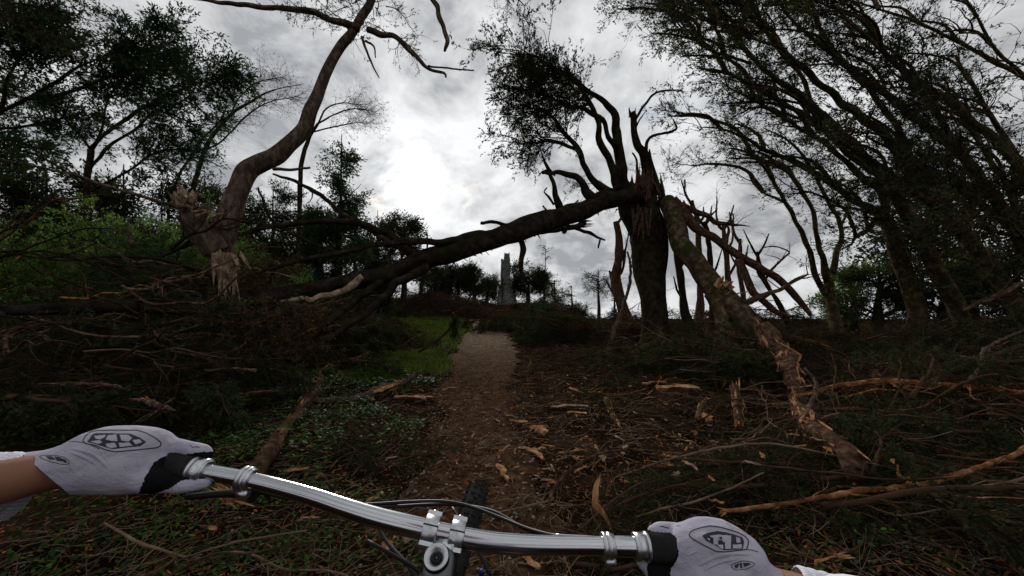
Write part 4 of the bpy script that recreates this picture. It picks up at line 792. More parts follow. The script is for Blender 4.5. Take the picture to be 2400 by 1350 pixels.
# traced single branches and chunks of wood (pixels give the course, every one has its own depth and thickness)
def single(name, label, cat, pts, R, Y0, Y1, m, sides=9, rough=.1, step=.03, raw_end=None, twn=0, seed=0, tb='twig', group=None):
    n_ = len(pts); Ys = list(np.linspace(Y0, Y1, n_)); Rs = np.interp(np.linspace(0, 1, n_), np.linspace(0, 1, len(R)), R)
    if max(Y0, Y1) < 8 and seed < 100:    # keep it lying on top of the debris, never buried
        for i in range(n_):
            for _ in range(60):
                q_ = P(pts[i][0], pts[i][1], Ys[i])
                if q_.z >= surf(q_.x, q_.y)+.07: break
                Ys[i] *= .975
        Ys = [sum(Ys[max(0, i-1):i+2])/len(Ys[max(0, i-1):i+2]) for i in range(n_)]
    L = px([(a, b, y, r) for (a, b), y, r in zip(pts, Ys, Rs)]); rng = np.random.default_rng(seed+2000); mb = MB(); fl = m in ('raw', 'raw_pale'); p, r = tube(mb, L[0], L[1], 6 if fl else sides+3, step*(1 if fl else .6), rough*(1.5 if fl else .8), .12 if fl else .09, rng=rng, flat=.38 if fl else 1.0)
    if fl: splinters(mb, p[-1], p[-1]-p[-3], 4, r[0]*5, r[0]*.5, rng, .15, r[0]*.3); splinters(mb, p[0], p[0]-p[2], 4, r[0]*5, r[0]*.5, rng, .15, r[0]*.3)
    if twn:
        q, tt, rr = along([(p, r)], twn, .1, 1, rng); a = twigs(mb, q, tt*.7+rng.normal(0, .5, q.shape), rng.uniform(.15, .5, len(q))*Y0/3, rr*.4, 7, 4, .2, None, rng)
        N = len(a)*2; ii = rng.integers(0, len(a), N); twigs(mb, a[ii, 3], rng.normal(0, 1, (N, 3)), rng.uniform(.05, .2, N)*Y0/3, np.full(N, .0018), 5, 3, .2, None, rng)
    o = tag(mb.build(name, M[m], None, smooth=not fl, origin=tuple(L[0][0])), label, cat, group)
    if not fl and max(R) >= 5 and seed < 100:     # torn slivers and peeled strips along the wood
        e = MB(); q, tt, rr = along([(p, r)], int(10+max(R)*1.6), .02, .98, rng)
        for a_, t_, r_ in zip(q, tt, rr):
            o_ = rng.normal(0, 1, 3); o_ -= t_*o_.dot(t_); o_ /= np.linalg.norm(o_); splinters(e, a_+o_*r_*.93, t_*rng.choice([-1, 1])+o_*.16, 1, r_*rng.uniform(1.5, 5), r_*.20, rng, .05, .001)
        x = e.build('bark_sliver', M['raw' if rng.random() < .6 else 'raw_pale'], None, smooth=False, origin=tuple(L[0][0])); x.parent = o; x.location = (0, 0, 0); x['kind'] = 'stuff'
    if raw_end is not None:
        e = MB(); i = 0 if raw_end == 0 else -1; d = (p[0]-p[3]) if i == 0 else (p[-1]-p[-4]); rr = r[i]; c_ = p[i]-d/np.linalg.norm(d)*rr*.8
        splinters(e, c_, d, 9, rr*4.5, rr*.55, rng, .22, rr*.35); x = e.build('torn_end', M['raw'], None, smooth=False, origin=tuple(L[0][0])); x.parent = o; x.location = (0, 0, 0)
    return o
single('broken_limb', 'thick orange brown limb lying level across the right edge', 'branch', [(1872, 925), (1960, 908), (2060, 893), (2150, 897), (2250, 905), (2330, 913), (2440, 930), (2560, 945)], [5, 9, 12, 13, 14, 14], 3.9, 3.5, 'twig_orange', 10, seed=1, twn=4)
single('broken_limb', 'split pale tip forking off the level orange limb', 'branch', [(1935, 915), (1905, 905), (1865, 908)], [6, 5, 3], 3.9, 3.9, 'raw_pale', seed=2)
single('curved_branch', 'pale bowed branch standing in front of the split limb tip', 'branch', [(1885, 862), (1905, 885), (1911, 915), (1895, 960), (1875, 1000), (1856, 1048)], [2.5, 5, 6, 6, 5, 4], 3.6, 3.1, 'bark_pale', seed=3, twn=2)
single('broken_log', 'short thick reddish log with split bark pointing at the right glove', 'log', [(1862, 930), (1878, 965), (1905, 1000), (1945, 1030), (1985, 1052), (2003, 1085), (2008, 1112)], [14, 20, 26, 27, 30, 34, 22], 3.7, 2.7, 'bark_red', 16, .12, .025, raw_end=None, seed=4)
single('split_bark', 'bright orange split strip of wood lying on the short thick log', 'bark', [(1905, 1008), (1940, 1018), (1975, 1035), (1985, 1052)], [5, 8, 6, 3], 2.85, 2.7, 'raw', 7, .25, seed=5)
single('long_branch', 'long orange stripped branch rising from beside the glove to the right edge', 'branch', [(1700, 1198), (1780, 1190), (1850, 1180), (1930, 1166), (2010, 1152), (2100, 1142), (2180, 1128), (2260, 1108), (2340, 1078), (2440, 1040)], [6, 6, 5, 7, 9, 10, 9, 10, 10, 10], 2.35, 2.1, 'twig_orange', 9, .14, .02, raw_end=0, seed=6, twn=5)
single('broken_branch', 'purplish branch running down to the lower right edge', 'branch', [(2140, 1140), (2190, 1165), (2260, 1192), (2340, 1215), (2450, 1245)], [5, 7, 8, 8], 2.2, 1.9, 'bark_red', seed=7)
single('wood_strip', 'thin bright orange strip of torn wood at the right edge', 'branch', [(2240, 1162), (2300, 1166), (2360, 1166), (2440, 1172)], [3, 5, 4], 2.15, 2.0, 'raw', 6, .2, seed=8)
single('wood_chunk', 'orange torn knot standing on the long stripped branch', 'wood', [(2104, 1100), (2112, 1115), (2132, 1122), (2140, 1135)], [4, 9, 8, 4], 2.2, 2.2, 'raw', 7, .3, .01, seed=9)
single('wood_chunk', 'curled orange broken stub at the bottom beside the right forearm', 'wood', [(1935, 1358), (1920, 1335), (1912, 1318), (1935, 1310), (1962, 1303)], [9, 9, 8, 7, 4], 1.55, 1.5, 'raw', 8, .22, .01, seed=10)
single('bare_branch', 'thin dark branch slanting up from the level orange limb', 'branch', [(2062, 893), (2085, 862), (2110, 832), (2150, 805), (2190, 782), (2222, 762)], [4, 6, 6, 5, 4], 4.6, 5.0, 'bark', seed=11, twn=3)
single('bare_branch', 'crooked branch with a kink standing at the right edge', 'branch', [(2255, 902), (2282, 880), (2302, 850), (2305, 822), (2340, 800), (2380, 782), (2430, 765)], [6, 6, 6, 5, 4], 4.4, 4.6, 'bark_pale', seed=12, twn=3)
single('bare_branch', 'pale double branch entering high from the right edge', 'branch', [(2255, 728), (2290, 712), (2340, 692), (2380, 672), (2440, 655)], [4, 7, 8, 8], 4.6, 4.4, 'bark_red', seed=13, twn=4)
single('bare_branch', 'straight dark stick with an orange broken end right of the chips', 'branch', [(1632, 1012), (1680, 1016), (1740, 1016), (1832, 1014)], [4, 5, 4, 3], 3.9, 3.9, 'bark', raw_end=0, seed=14)
single('arched_branch', 'thin arched branch curling from the foliage carpet towards the right', 'branch', [(1280, 1215), (1288, 1180), (1296, 1150), (1330, 1108), (1365, 1084), (1400, 1067), (1455, 1054), (1520, 1056), (1600, 1064)], [3, 4, 4.5, 4.5, 4, 4, 3.5, 3, 2], 2.0, 2.6, 'bark_red', 7, seed=15, twn=5, step=.02)
single('arched_branch', 'fine stem running left from the arched branch over the soil', 'branch', [(1296, 1170), (1260, 1182), (1210, 1192), (1160, 1202)], [3, 3, 2.5, 1.5], 2.1, 2.05, 'twig_pale', 6, seed=16, twn=3)
single('upright_stub', 'reddish upright broken stub in the near edge of the mossy trunk pile', 'branch', [(1722, 905), (1727, 940), (1728, 975), (1727, 1008)], [11, 12, 11, 10], 4.3, 4.1, 'bark_red', 10, seed=34)
single('upright_stub', 'leaning torn stub left of the reddish upright one', 'branch', [(1655, 935), (1642, 955), (1632, 985)], [4, 8, 7], 4.6, 4.4, 'bark_red', 8, seed=35, raw_end=0)
single('bare_branch', 'long thin branch crossing the dark sprays towards the bottom right', 'branch', [(1440, 1120), (1560, 1080), (1680, 1052), (1800, 1040), (1930, 1062), (2060, 1090)], [2, 3, 4, 3, 2], 2.7, 2.6, 'twig_pale', 6, seed=36, twn=6)
single('bare_branch', 'thin forked branch over the dark sprays above the right glove', 'branch', [(1490, 1212), (1560, 1190), (1620, 1178), (1700, 1150), (1790, 1108)], [2, 3, 3, 2], 2.0, 2.2, 'twig_pale', 6, seed=37, twn=6)
single('broken_limb', 'thick broken limb joining the mossy trunk to the right hand log', 'branch', [(1790, 772), (1828, 826), (1858, 885), (1878, 945)], [26, 24, 21, 16], 6.6, 4.2, 'bark_red', 12, .13, .04, seed=38, twn=3)
single('bark_sliver', 'curved orange bark sliver right of the arched branch', 'bark', [(1404, 1122), (1395, 1155), (1400, 1180), (1412, 1202), (1426, 1228)], [4, 8, 8, 7, 4], 1.95, 1.8, 'raw', 7, .2, .01, seed=17)
single('barked_log', 'long reddish log running down the left side to the handlebar', 'log', [(862, 828), (825, 845), (785, 862), (752, 875), (746, 900), (730, 930), (706, 962), (682, 990), (655, 1022), (628, 1060), (600, 1108)], [4, 6, 7, 9, 12, 14, 15, 15, 18, 21, 24], 7.4, 2.15, 'bark_red', 12, .12, .03, seed=18)
single('cut_chunk', 'brown wood chunk showing under the left of the handlebar', 'wood', [(512, 1150), (535, 1160), (560, 1172)], [14, 17, 14], 1.7, 1.65, 'twig_orange', 8, .15, .02, seed=19)
single('split_log', 'split log with an orange face on the grass at the left verge', 'log', [(700, 936), (760, 938), (820, 935), (862, 925), (900, 908), (945, 893), (985, 870)], [4, 6, 7, 10, 10, 8, 6], 5.0, 6.2, 'bark_pale', 9, .15, .03, seed=20)
single('wood_slab', 'orange torn slab on the front of the split log at the left verge', 'wood', [(862, 926), (885, 916), (910, 906), (935, 898)], [3, 7, 7, 3], 5.2, 5.5, 'raw', 6, .2, .02, seed=21)
single('bark_strip', 'peeled reddish bark strip left of the low pile', 'bark', [(305, 935), (350, 942), (385, 952), (412, 962)], [3, 9, 7, 2], 3.2, 3.1, 'bark_pale', 7, .2, .02, seed=22)
single('bark_strip', 'long brown strip lying level in the low pile', 'bark', [(90, 900), (170, 898), (240, 902), (305, 914)], [3, 6, 7, 4], 3.4, 3.4, 'bark_red', 7, .2, .02, seed=23)
single('bare_branch', 'pale twig lying bottom left below the left glove', 'branch', [(245, 1226), (290, 1252), (325, 1272), (375, 1288), (435, 1306)], [3, 5, 5, 4, 3], 1.45, 1.3, 'twig_pale', seed=24, twn=4)
single('bare_branch', 'fine forked twig bottom centre left on the weeds', 'branch', [(440, 1305), (500, 1285), (560, 1270), (640, 1255), (720, 1243)], [2, 3, 3, 3, 2], 1.35, 1.5, 'twig_pale', seed=25, twn=4)
single('hanging_branch', 'long pale crooked branch propped against the reddish peeled snag', 'branch', [(1396, 890), (1404, 868), (1420, 840), (1438, 782), (1452, 745), (1466, 700), (1474, 670), (1478, 625), (1470, 590)], [3, 5, 5, 5, 4, 4, 4, 3, 2], 9.2, 12.5, 'bark_pale', 7, seed=26, twn=5)
single('mossy_stick', 'short mossy stick with an orange end beside the chips', 'branch', [(1422, 935), (1428, 955), (1436, 975), (1448, 992)], [6, 7, 6, 5], 4.6, 4.2, 'bark_moss', raw_end=1, seed=27)
single('bare_branch', 'thin bowed green grey branch sagging across the left pile', 'branch', [(60, 738), (130, 760), (200, 782), (290, 790), (380, 785), (450, 768), (560, 742), (640, 736)], [2, 3, 4, 4, 4, 4, 3, 2], 3.9, 4.6, 'twig_pale', 6, seed=28, twn=4)
single('split_branch', 'long pale split branch pointing right at the foot of the bent trunk', 'branch', [(548, 618), (600, 632), (650, 642), (706, 652)], [3, 5, 4, 1.5], 5.0, 5.1, 'raw_pale', 7, seed=29)
single('bare_branch', 'upright pale broken stub among the left bushes', 'branch', [(300, 520), (303, 540), (302, 560), (310, 575)], [3, 5, 5, 4], 6.4, 6.4, 'bark_pale', seed=30)
single('split_branch', 'short orange splinter pointing up at the far left edge', 'branch', [(22, 617), (45, 603), (66, 588)], [2, 4, 2], 4.6, 4.6, 'raw', 6, seed=31)
single('bare_branch', 'dark branch sweeping down right behind the bent trunk', 'branch', [(605, 440), (620, 480), (640, 520), (690, 550), (760, 580), (830, 600), (870, 610)], [3, 4, 4, 4, 3, 2], 6.6, 6.6, 'bark', seed=32, twn=4)
single('bare_branch', 'dark bowed branch over the right end of the left log', 'branch', [(640, 408), (700, 430), (760, 462), (800, 500), (850, 530), (900, 560), (970, 598)], [3, 5, 6, 6, 6, 7, 8], 7.2, 7.2, 'bark', seed=33, twn=3)
for i in range(26):  # level bare branches poking out of the left pile
    a = rg.uniform(-150, 520); b = rg.uniform(560, 800); ln = rg.uniform(120, 420); k = rg.choice(['bark', 'bark_red', 'twig_pale', 'bark_red', 'bark']); s = rg.gauss(.02, .33); cv = rg.gauss(0, 30); y = rg.uniform(3.6, 5.8)
    single('bare_branch', {'bark': 'dark', 'bark_red': 'reddish', 'twig_pale': 'bleached'}[k]+(' thin' if ln < 300 else ' long')+' branch lying '+('high' if b < 625 else 'midway' if b < 690 else 'low')+' across the '+('left' if a < 60 else 'middle' if a < 270 else 'right')+' of the tall left pile', 'branch', [(a+ln*t, b+ln*t*s+cv*math.sin(t*PI)+rg.uniform(-10, 10)) for t in (0, .2, .4, .6, .8, 1)], [rg.uniform(3, 6), 4, 1.5], y, y+rg.uniform(-.4, .4), k, 6, seed=100+i, twn=8, step=.05, group='level branches along the left pile')

# bent sprig with hanging tufts beside the trail
L = pxd([(980, 826), (1012, 806), (1042, 782), (1062, 756), (1066, 738), (1058, 733)], 9.2, 9.6, [3, 3, 2.5, 2, 1.5]); mb = MB(); tube(mb, *L, 6, .05, .08, .1); SP = tag(mb.build('drooping_sprig', M['twig'], None, origin=tuple(L[0][0])), 'dark drooping sprig standing like a small figure at the left path edge', 'branch')
rr_ = np.random.default_rng(8); f = MB(); pp_ = np.array([tuple(P(rr_.normal(1066, 7), rr_.uniform(738, 788), 9.3+rr_.normal(0, .08))) for _ in range(260)]); stamp(f, pp_, rr_.normal(0, .25, pp_.shape)+[0, 0, -1], .12, 'cypress', rng=rr_)
x = f.build('foliage', M['cypress'], None, smooth=False, origin=tuple(L[0][0])); x.parent = SP; x.location = (0, 0, 0); x['kind'] = 'stuff'

# ------------------------------------------------------------------ wood chips torn from the trunks
def chip(label, pxx, pyy, L, W, an, m='raw', seed=0, group=None):
    g0 = GS(pxx, pyy); rng = np.random.default_rng(seed+3000); n = 7; mb = MB(); t = np.linspace(-.5, .5, n); Wp = W*(1-np.abs(t*1.7)**2.5*.8)*rng.uniform(.65, 1.15, n); rows = []
    for i in range(n):
        c = np.array([t[i]*L, rng.normal(0, W*.15), .052+.04*L*math.cos(t[i]*PI)+rng.normal(0, .003)])
        th = W*.22*rng.uniform(.5, 1.2); rows.append([c+[0, Wp[i]/2, 0], c+[0, Wp[i]*.15, th], c+[0, -Wp[i]/2, th*.3], c+[0, 0, -th]])
    v = np.array(rows).reshape(-1, 3); R = np.array([[math.cos(an), -math.sin(an), 0], [math.sin(an), math.cos(an), 0], [0, 0, 1]]); v = v@R.T
    i = np.arange(n-1)[:, None]*4; j = np.arange(4)[None]; k = (j+1) % 4
    mb.add(v+np.array(g0), [(0, 1, 2), (0, 2, 3), (n*4-4, n*4-2, n*4-3), (n*4-4, n*4-1, n*4-2)], np.stack([i+j, i+k, i+4+k, i+4+j], -1).reshape(-1, 4))
    return tag(mb.build('wood_chip', M[m], None, smooth=False, origin=tuple(g0)), label, 'wood chip', group)
CH = [(1264, 1014, .15, .09, 1.9, 'large orange slab of torn wood right of the trail centre'), (1215, 993, .13, .04, 2.9, 'flat orange chip just left of the large torn slab'),
      (1243, 1066, .17, .035, 2.3, 'long jagged splinter below the large torn slab'), (1262, 1062, .09, .03, .3, 'small upper chip beside the long jagged splinter'), (1268, 1078, .08, .02, 1.6, 'small upright chip below the long jagged splinter'),
      (1176, 1110, .10, .035, 2.0, 'narrow chip ahead and right of the front tyre'), (1182, 1128, .09, .022, 2.0, 'thin chip trailing below the narrow chip by the tyre'),
      (1335, 958, .32, .05, .15, 'long flat pale strip of wood beyond the large torn slab'), (1352, 975, .15, .04, -.3, 'short pale chip at the end of the long flat strip'),
      (960, 938, .30, .06, -.1, 'orange splinter at the left side of the trail'), (990, 937, .2, .04, .05, 'smaller splinter touching the one left of the trail'), (1058, 915, .2, .03, .6, 'curled thin chip at the left rim of the trodden earth'),
      (1590, 915, .35, .09, -.1, 'broad raw wood piece near the snapped tree foot'), (1345, 918, .2, .05, 1.8, 'upright torn chip right of the trail middle'), (1655, 985, .2, .06, 1.2, 'orange chip at the edge of the right pile'),
      (1410, 1082, .10, .03, 1.6, 'orange chip on the green spray right of the chips'), (690, 1112, .12, .03, .3, 'orange splinter just above the left half of the handlebar'), (497, 1248, .05, .02, -.4, 'small orange chip low on the left weeds'),
      (912, 1285, .07, .045, 1.5, 'brown chip peeking out left of the stem'), (965, 1278, .06, .05, .1, 'orange chip between the stem and the bar'), (1240, 1330, .09, .025, 2.2, 'pale splinter under the right half of the handlebar'),
      (1680, 1205, .05, .02, -.4, 'small bright chip above the right glove'), (1535, 905, .25, .04, .2, 'pale chip in front of the snapped tree'), (540, 875, .35, .05, .1, 'reddish chip on the weeds far left of the trail'), (880, 1180, .1, .03, 1.2, 'brown chip over the left sweep of the bar')]
for i, (a, b, L_, W_, an, l) in enumerate(CH): chip(l, a, b, L_*1.55, W_*1.7, an, 'raw' if i % 4 != 3 else 'raw_pale', i)
for i in range(170):
    a = rg.gauss(1340, 240); b = 850+rg.uniform(0, 1)**1.2*440
    if b > 1150 and 950 < a: b = rg.uniform(880, 1120)
    l_ = rg.uniform(.04, .15); w_ = rg.uniform(.012, .035); m_ = 'raw' if rg.random() < .6 else 'raw_pale'
    chip(('tiny ' if l_ < .075 else 'small ' if l_ < .115 else 'longish ')+('thin ' if w_ < .02 else 'broad ')+('orange' if m_ == 'raw' else 'pale')+' wood chip '+('well beyond' if b < 920 else 'level with' if b < 1030 else 'nearer than')+' the large torn slab, '+('on the trail' if a < 1200 else 'just right of the trail' if a < 1380 else 'far right of the trail'), a, b, l_, w_, rg.uniform(0, 3), m_, 100+i, 'little chips scattered around the trail')

# ------------------------------------------------------------------ litter, grass, ground ivy
def scatter(n, y0, y1, x0, x1, rng, power=1.0):
    y = y0*(y1/y0)**rng.uniform(0, 1, n)**power; x = rng.uniform(x0, x1, n); return x, y
rng = np.random.default_rng(77)
def quads(mb, x, y, z, L, W, an, tl, tint):
    n = len(x); c, s = np.cos(an), np.sin(an); dx = np.stack([c*np.cos(tl), s*np.cos(tl), np.sin(tl)], 1)*L[:, None]; dy = np.stack([-s, c, rng.normal(0, .3, n)], 1)*W[:, None]
    p = np.stack([x, y, z], 1); v = np.stack([p-dx*.5, p+dy*.5+rng.normal(0, .1, (n, 1))*dx, p+dx*.5, p-dy*.5+[0, 0, .002]], 1).reshape(-1, 3)
    mb.add(v, None, np.arange(n*4).reshape(-1, 4), np.repeat(tint, 4, 0))
def palette(n, cols, rng, jit=.25):
    c = np.array(cols)[rng.integers(0, len(cols), n)]; return np.clip(c*(1+rng.normal(0, jit, (n, 1))), .05, 12)
n = 52000; x, y = scatter(n, .7, 16, -1, 1, rng, 1.0); x = x*(1.6+y*.55)+.25*(y > 3)+path_cx(y)*.5
mb = MB(); quads(mb, x, y, gz(x, y)+.022+rng.uniform(0, .022, n), rng.uniform(.010, .042, n)*(1+y*.06), rng.uniform(.004, .015, n)*(1+y*.06), rng.uniform(0, 7, n), rng.normal(0, .35, n),
                 palette(n, [(.35, .35, .35), (.6, .55, .5), (1, .9, .8), (.45, .35, .28), (2.6, 2.2, 1.8), (2.0, 1.1, .6), (.25, .22, .2), (.5, .45, .4)], rng))
tag(mb.build('leaf_litter', M['litter'], smooth=False), 'dry needles and bark crumbs strewn over the trail', 'litter', kind='stuff')
n = 9500; x, y = scatter(n, .8, 14, -1, 1, rng); x = x*(1.6+y*.6)+.3+path_cx(y)*.4; mb = MB(); an = rng.uniform(0, 7, n)
twigs(mb, np.stack([x, y, gz(x, y)+.05], 1), np.stack([np.cos(an), np.sin(an), rng.normal(0, .08, n)], 1), rng.uniform(.04, .28, n)*(1+y*.05), rng.uniform(.0012, .0038, n)*(1+y*.06), 5, 3, .16, None, rng)
tag(mb.build('twig_litter', M['twig_pale']), 'small pale broken twigs strewn over the soil', 'twigs', kind='stuff')
# pebbles
n = 900; x, y = scatter(n, .8, 20, -1, 1, rng); x = path_cx(y)+x*path_hw(y); mb = MB(); r = rng.uniform(.004, .014, n)*(1+y*.05)
oc = np.array([(1, 0, 0), (-1, 0, 0), (0, 1, 0), (0, -1, 0), (0, 0, .7), (0, 0, -.7)]); of = np.array([(0, 2, 4), (2, 1, 4), (1, 3, 4), (3, 0, 4), (2, 0, 5), (1, 2, 5), (3, 1, 5), (0, 3, 5)])
v = (oc[None]*r[:, None, None]*rng.uniform(.6, 1.3, (n, 6, 1))+np.stack([x, y, gz(x, y)+.045], 1)[:, None]).reshape(-1, 3)
mb.add(v, (of[None]+(np.arange(n)*6)[:, None, None]).reshape(-1, 3)); M['pebble'] = mat('pale_pebbles', [(.10, .09, .08), (.28, .25, .22)], 30, .8)
tag(mb.build('pebbles', M['pebble']), 'small pale pebbles bedded in the trail', 'pebbles', kind='stuff')
def grass_patch(cx, cy, rx, ry, n, h, rot=0, seed=0, label='', w=.006, name='grass'):
    rng = np.random.default_rng(seed); a = rng.uniform(0, 2*PI, n); r = np.sqrt(rng.uniform(0, 1, n))*(1+.22*np.sin(a*5+seed)+.13*np.sin(a*11)+.1*np.sin(a*23))*(1+np.abs(rng.normal(0, .22, n))); x, y = np.cos(a)*r*rx, np.sin(a)*r*ry
    X_, Y2 = cx+x*math.cos(rot)-y*math.sin(rot), cy+x*math.sin(rot)+y*math.cos(rot); an = rng.uniform(0, 2*PI, n); hh = h*rng.uniform(.4, 1.3, n); b = rng.uniform(.1, .8, n)*hh
    p = np.stack([X_, Y2, gz(X_, Y2)-.01], 1); keep = np.abs(X_-path_cx(Y2)) > path_hw(Y2)*.93+rng.normal(0, .12, n); s = np.stack([-np.sin(an), np.cos(an), 0*an], 1)*(w*(.6+.09*np.clip(Y2, 0, 45)))[:, None]*keep[:, None]; hh = hh*keep; lean = np.stack([np.cos(an), np.sin(an), 0*an], 1)*b[:, None]
    m_ = p+lean*.35+np.array([0, 0, 1])*hh[:, None]*.6; t = p+lean+np.array([0, 0, 1])*hh[:, None]
    v = np.stack([p-s, p+s, m_+s*.8, m_-s*.8, t], 1).reshape(-1, 3); k = np.arange(n)[:, None]*5
    mb = MB(); tin = palette(n, [(1, 1, 1), (1.3, 1.1, .8), (.7, .8, .7), (1.1, 1.2, .8)], rng, .2); mb.add(v, k+np.array([[3, 2, 4]]), k+np.array([[0, 1, 2, 3]]), np.repeat(tin, 5, 0))
    return tag(mb.build(name, M['grass'], smooth=False), label, 'grass', kind='stuff')
grass_patch(-6.6, 25, 4.6, 10, 52000, .16, .12, 1, 'bright mown looking grass left of the pale path', .011)
grass_patch(-3.0, 8.6, 1.3, 2.3, 26000, .12, .1, 2, 'bright grass tufts at the left verge of the trail')
grass_patch(-6.5, 40, 5, 5, 16000, .25, 0, 3, 'sunlit grass strip below the hilltop grove', .012)
grass_patch(.2, 40, 3.2, 4.5, 12000, .3, 0, 4, 'green weeds on the bank below the tower', .012)
grass_patch(12.5, 14.5, 5, 1.6, 16000, .16, 0, 5, 'grass lit between the windswept trunks', .008)
def ivy_patch(cx, cy, rx, ry, n, size, seed, label, rot=0, h=.1):
    rng = np.random.default_rng(seed); a = rng.uniform(0, 2*PI, n); r = np.sqrt(rng.uniform(0, 1, n))*(1+.2*np.sin(a*4+seed)+.12*np.sin(a*9)); x, y = np.cos(a)*r*rx, np.sin(a)*r*ry
    X_, Y2 = cx+x*math.cos(rot)-y*math.sin(rot), cy+x*math.sin(rot)+y*math.cos(rot); z = gz(X_, Y2)+h*rng.uniform(.2, 1.1, n)*(.5+.5*np.sin(X_*7)*np.cos(Y2*6)+.3)+.02
    tv = np.array([(0, 0, 0), (.30, .42, .05), (.62, .36, .02), (1, 0, -.06), (.62, -.36, .02), (.30, -.42, .05), (.5, 0, -.02)]); tt = np.array([(0, 6, 1), (1, 6, 2), (2, 6, 3), (3, 6, 4), (4, 6, 5), (5, 6, 0)])
    s = size*rng.uniform(.45, 1.25, n)*(1+cy*.05); an = rng.uniform(0, 2*PI, n); el = rng.normal(0, .4, n); ro = rng.normal(0, .5, n)
    ex = np.stack([np.cos(an)*np.cos(el), np.sin(an)*np.cos(el), np.sin(el)], 1); ey = np.stack([-np.sin(an), np.cos(an), ro], 1); ey /= np.linalg.norm(ey, axis=1)[:, None]; ez = np.cross(ex, ey)
    v = np.einsum('nij,vj->nvi', np.stack([ex, ey, ez], 2), tv)*s[:, None, None]+np.stack([X_, Y2, z], 1)[:, None]
    mb = MB(); mb.add(v.reshape(-1, 3), (tt[None]+(np.arange(n)*7)[:, None, None]).reshape(-1, 3), None, np.repeat(palette(n, [(1, 1, 1), (.6, .7, .6), (1.4, 1.3, .9), (.4, .5, .4)], rng), 7, 0))
    return tag(mb.build('ground_ivy', M['ivy'], smooth=False), label, 'ground cover', kind='stuff')
ivy_patch(-3.2, 6.2, 1.5, 1.7, 6500, .045, 1, 'glossy ground ivy under the log branches left of the trail')
ivy_patch(-2.0, 3.7, 1.0, 1.2, 3800, .030, 2, 'dark ground ivy beside the reddish log left of the trail', .2)
ivy_patch(-1.75, 1.7, 1.35, .8, 5200, .022, 3, 'dark round leaved weeds beneath the left glove')
ivy_patch(-4.6, 3.2, 2.0, 1.0, 3600, .036, 4, 'leafy weeds at the foot of the low left pile')
ivy_patch(3.3, 8.6, 1.8, .7, 1800, .06, 5, 'weedy leaves before the snapped tree')
ivy_patch(1.5, 1.5, .7, .45, 900, .02, 6, 'sparse weeds near the right glove')
mb = MB(); p = np.stack([x_ := rng.uniform(-.6, .3, 260), y_ := rng.uniform(1.2, 2.0, 260), gz(x_, y_)+.045], 1); stamp(mb, p, rng.normal(0, .5, p.shape)+[0, 0, 1], .03, 'needle', rng=rng)
tag(mb.build('moss_patch', M['moss'], smooth=False), 'yellowish moss crumbs beside the front tyre', 'moss', kind='stuff')

# ------------------------------------------------------------------ mountain bike
M['alu'] = mat('polished_aluminium', [(.46, .47, .49), (.58, .59, .62)], 3, .16, metal=1)
M['alu_brushed'] = mat('brushed_aluminium', [(.50, .51, .53), (.62, .63, .65)], 40, .30, .3, 200, metal=1, bdist=.001)
M['alu_dark'] = mat('dull_dark_aluminium', [(.10, .105, .11), (.16, .165, .17)], 30, .38, .2, 200, metal=1, bdist=.001)
M['rubber'] = mat('tyre_rubber', [(.014, .014, .014), (.032, .030, .028)], 30, .7, .6, 120, bdist=.002)
M['black'] = mat('matt_black_plastic', [(.006, .006, .006), (.012, .012, .012)], 20, .55)
M['gloss'] = mat('glossy_black_paint', [(.006, .006, .007), (.010, .010, .012)], 5, .22, spec=.5)
M['blue'] = mat('blue_anodised', [(.005, .008, .10), (.01, .02, .16)], 5, .45)
BY = .475
bike = tag(empty('mountain_bike', (-.12, .45, 0)), 'mountain bike with polished silver handlebar and knobbly tyre under the rider', 'bicycle')
bo = (-.12, .45, 0)
def part(name, mb, m, parent=bike, smooth=True, kind=None):
    o = mb.build(name, M[m], parent, smooth, origin=bo if parent is bike else (0, 0, 0))
    if kind: o['kind'] = kind
    return o
def sub(name, mb, m, parent, smooth=True):     # parts sit at the bike's origin, so sub-parts share its frame
    return mb.build(name, M[m], parent, smooth, origin=bo)
BAR = [(330, 1082, .486), (400, 1093, .486), (470, 1104, .486), (580, 1124, .486), (660, 1143, .485), (740, 1166, .482), (810, 1190, .479), (880, 1212, .477), (950, 1230, .476), (1045, 1252, .476), (1130, 1268, .476), (1200, 1275, .477), (1290, 1278, .479), (1380, 1279, .480), (1450, 1280, .480), (1515, 1282, .480), (1620, 1287, .480), (1700, 1290, .480)]
BR = [.0095]*5+[.0100, .0108, .0116, .0122, .0122, .0122, .0119, .0110, .0101, .0115, .0115, .0115, .0115]
bp, br = resample([P(*b) for b in BAR], BR, .006)
def onbar(pxx): # point and direction on the bar by pixel column
    i = min(range(len(bp)-1), key=lambda k: abs((bp[k][0]/((bp[k][1])*CT+(bp[k][2]-CAMZ)*ST))*FPX+1200-pxx)); i = max(1, i); d = bp[i+1]-bp[i-1]; return bp[i], d/np.linalg.norm(d), br[i]
mb = MB(); tube(mb, bp, br, 28, raw=True); bar = part('handlebar', mb, 'alu')
def ring(mb, pxx, w, r, sides=24, lip=.0):
    c, d, _ = onbar(pxx); n = [(-w/2-.0004, r*.85), (-w/2, r), (w/2, r), (w/2+.0004, r*.85)]
    tube(mb, np.array([c+d*a for a, _ in n]), np.array([b for _, b in n]), sides, raw=True)
for a, s in ((470, 1), (1506, -1)):
    mb = MB(); ring(mb, a, .014, .0155); ring(mb, a+s*12, .006, .0138); ring(mb, a-s*9, .003, .0168); part('lock_collar', mb, 'alu_brushed')
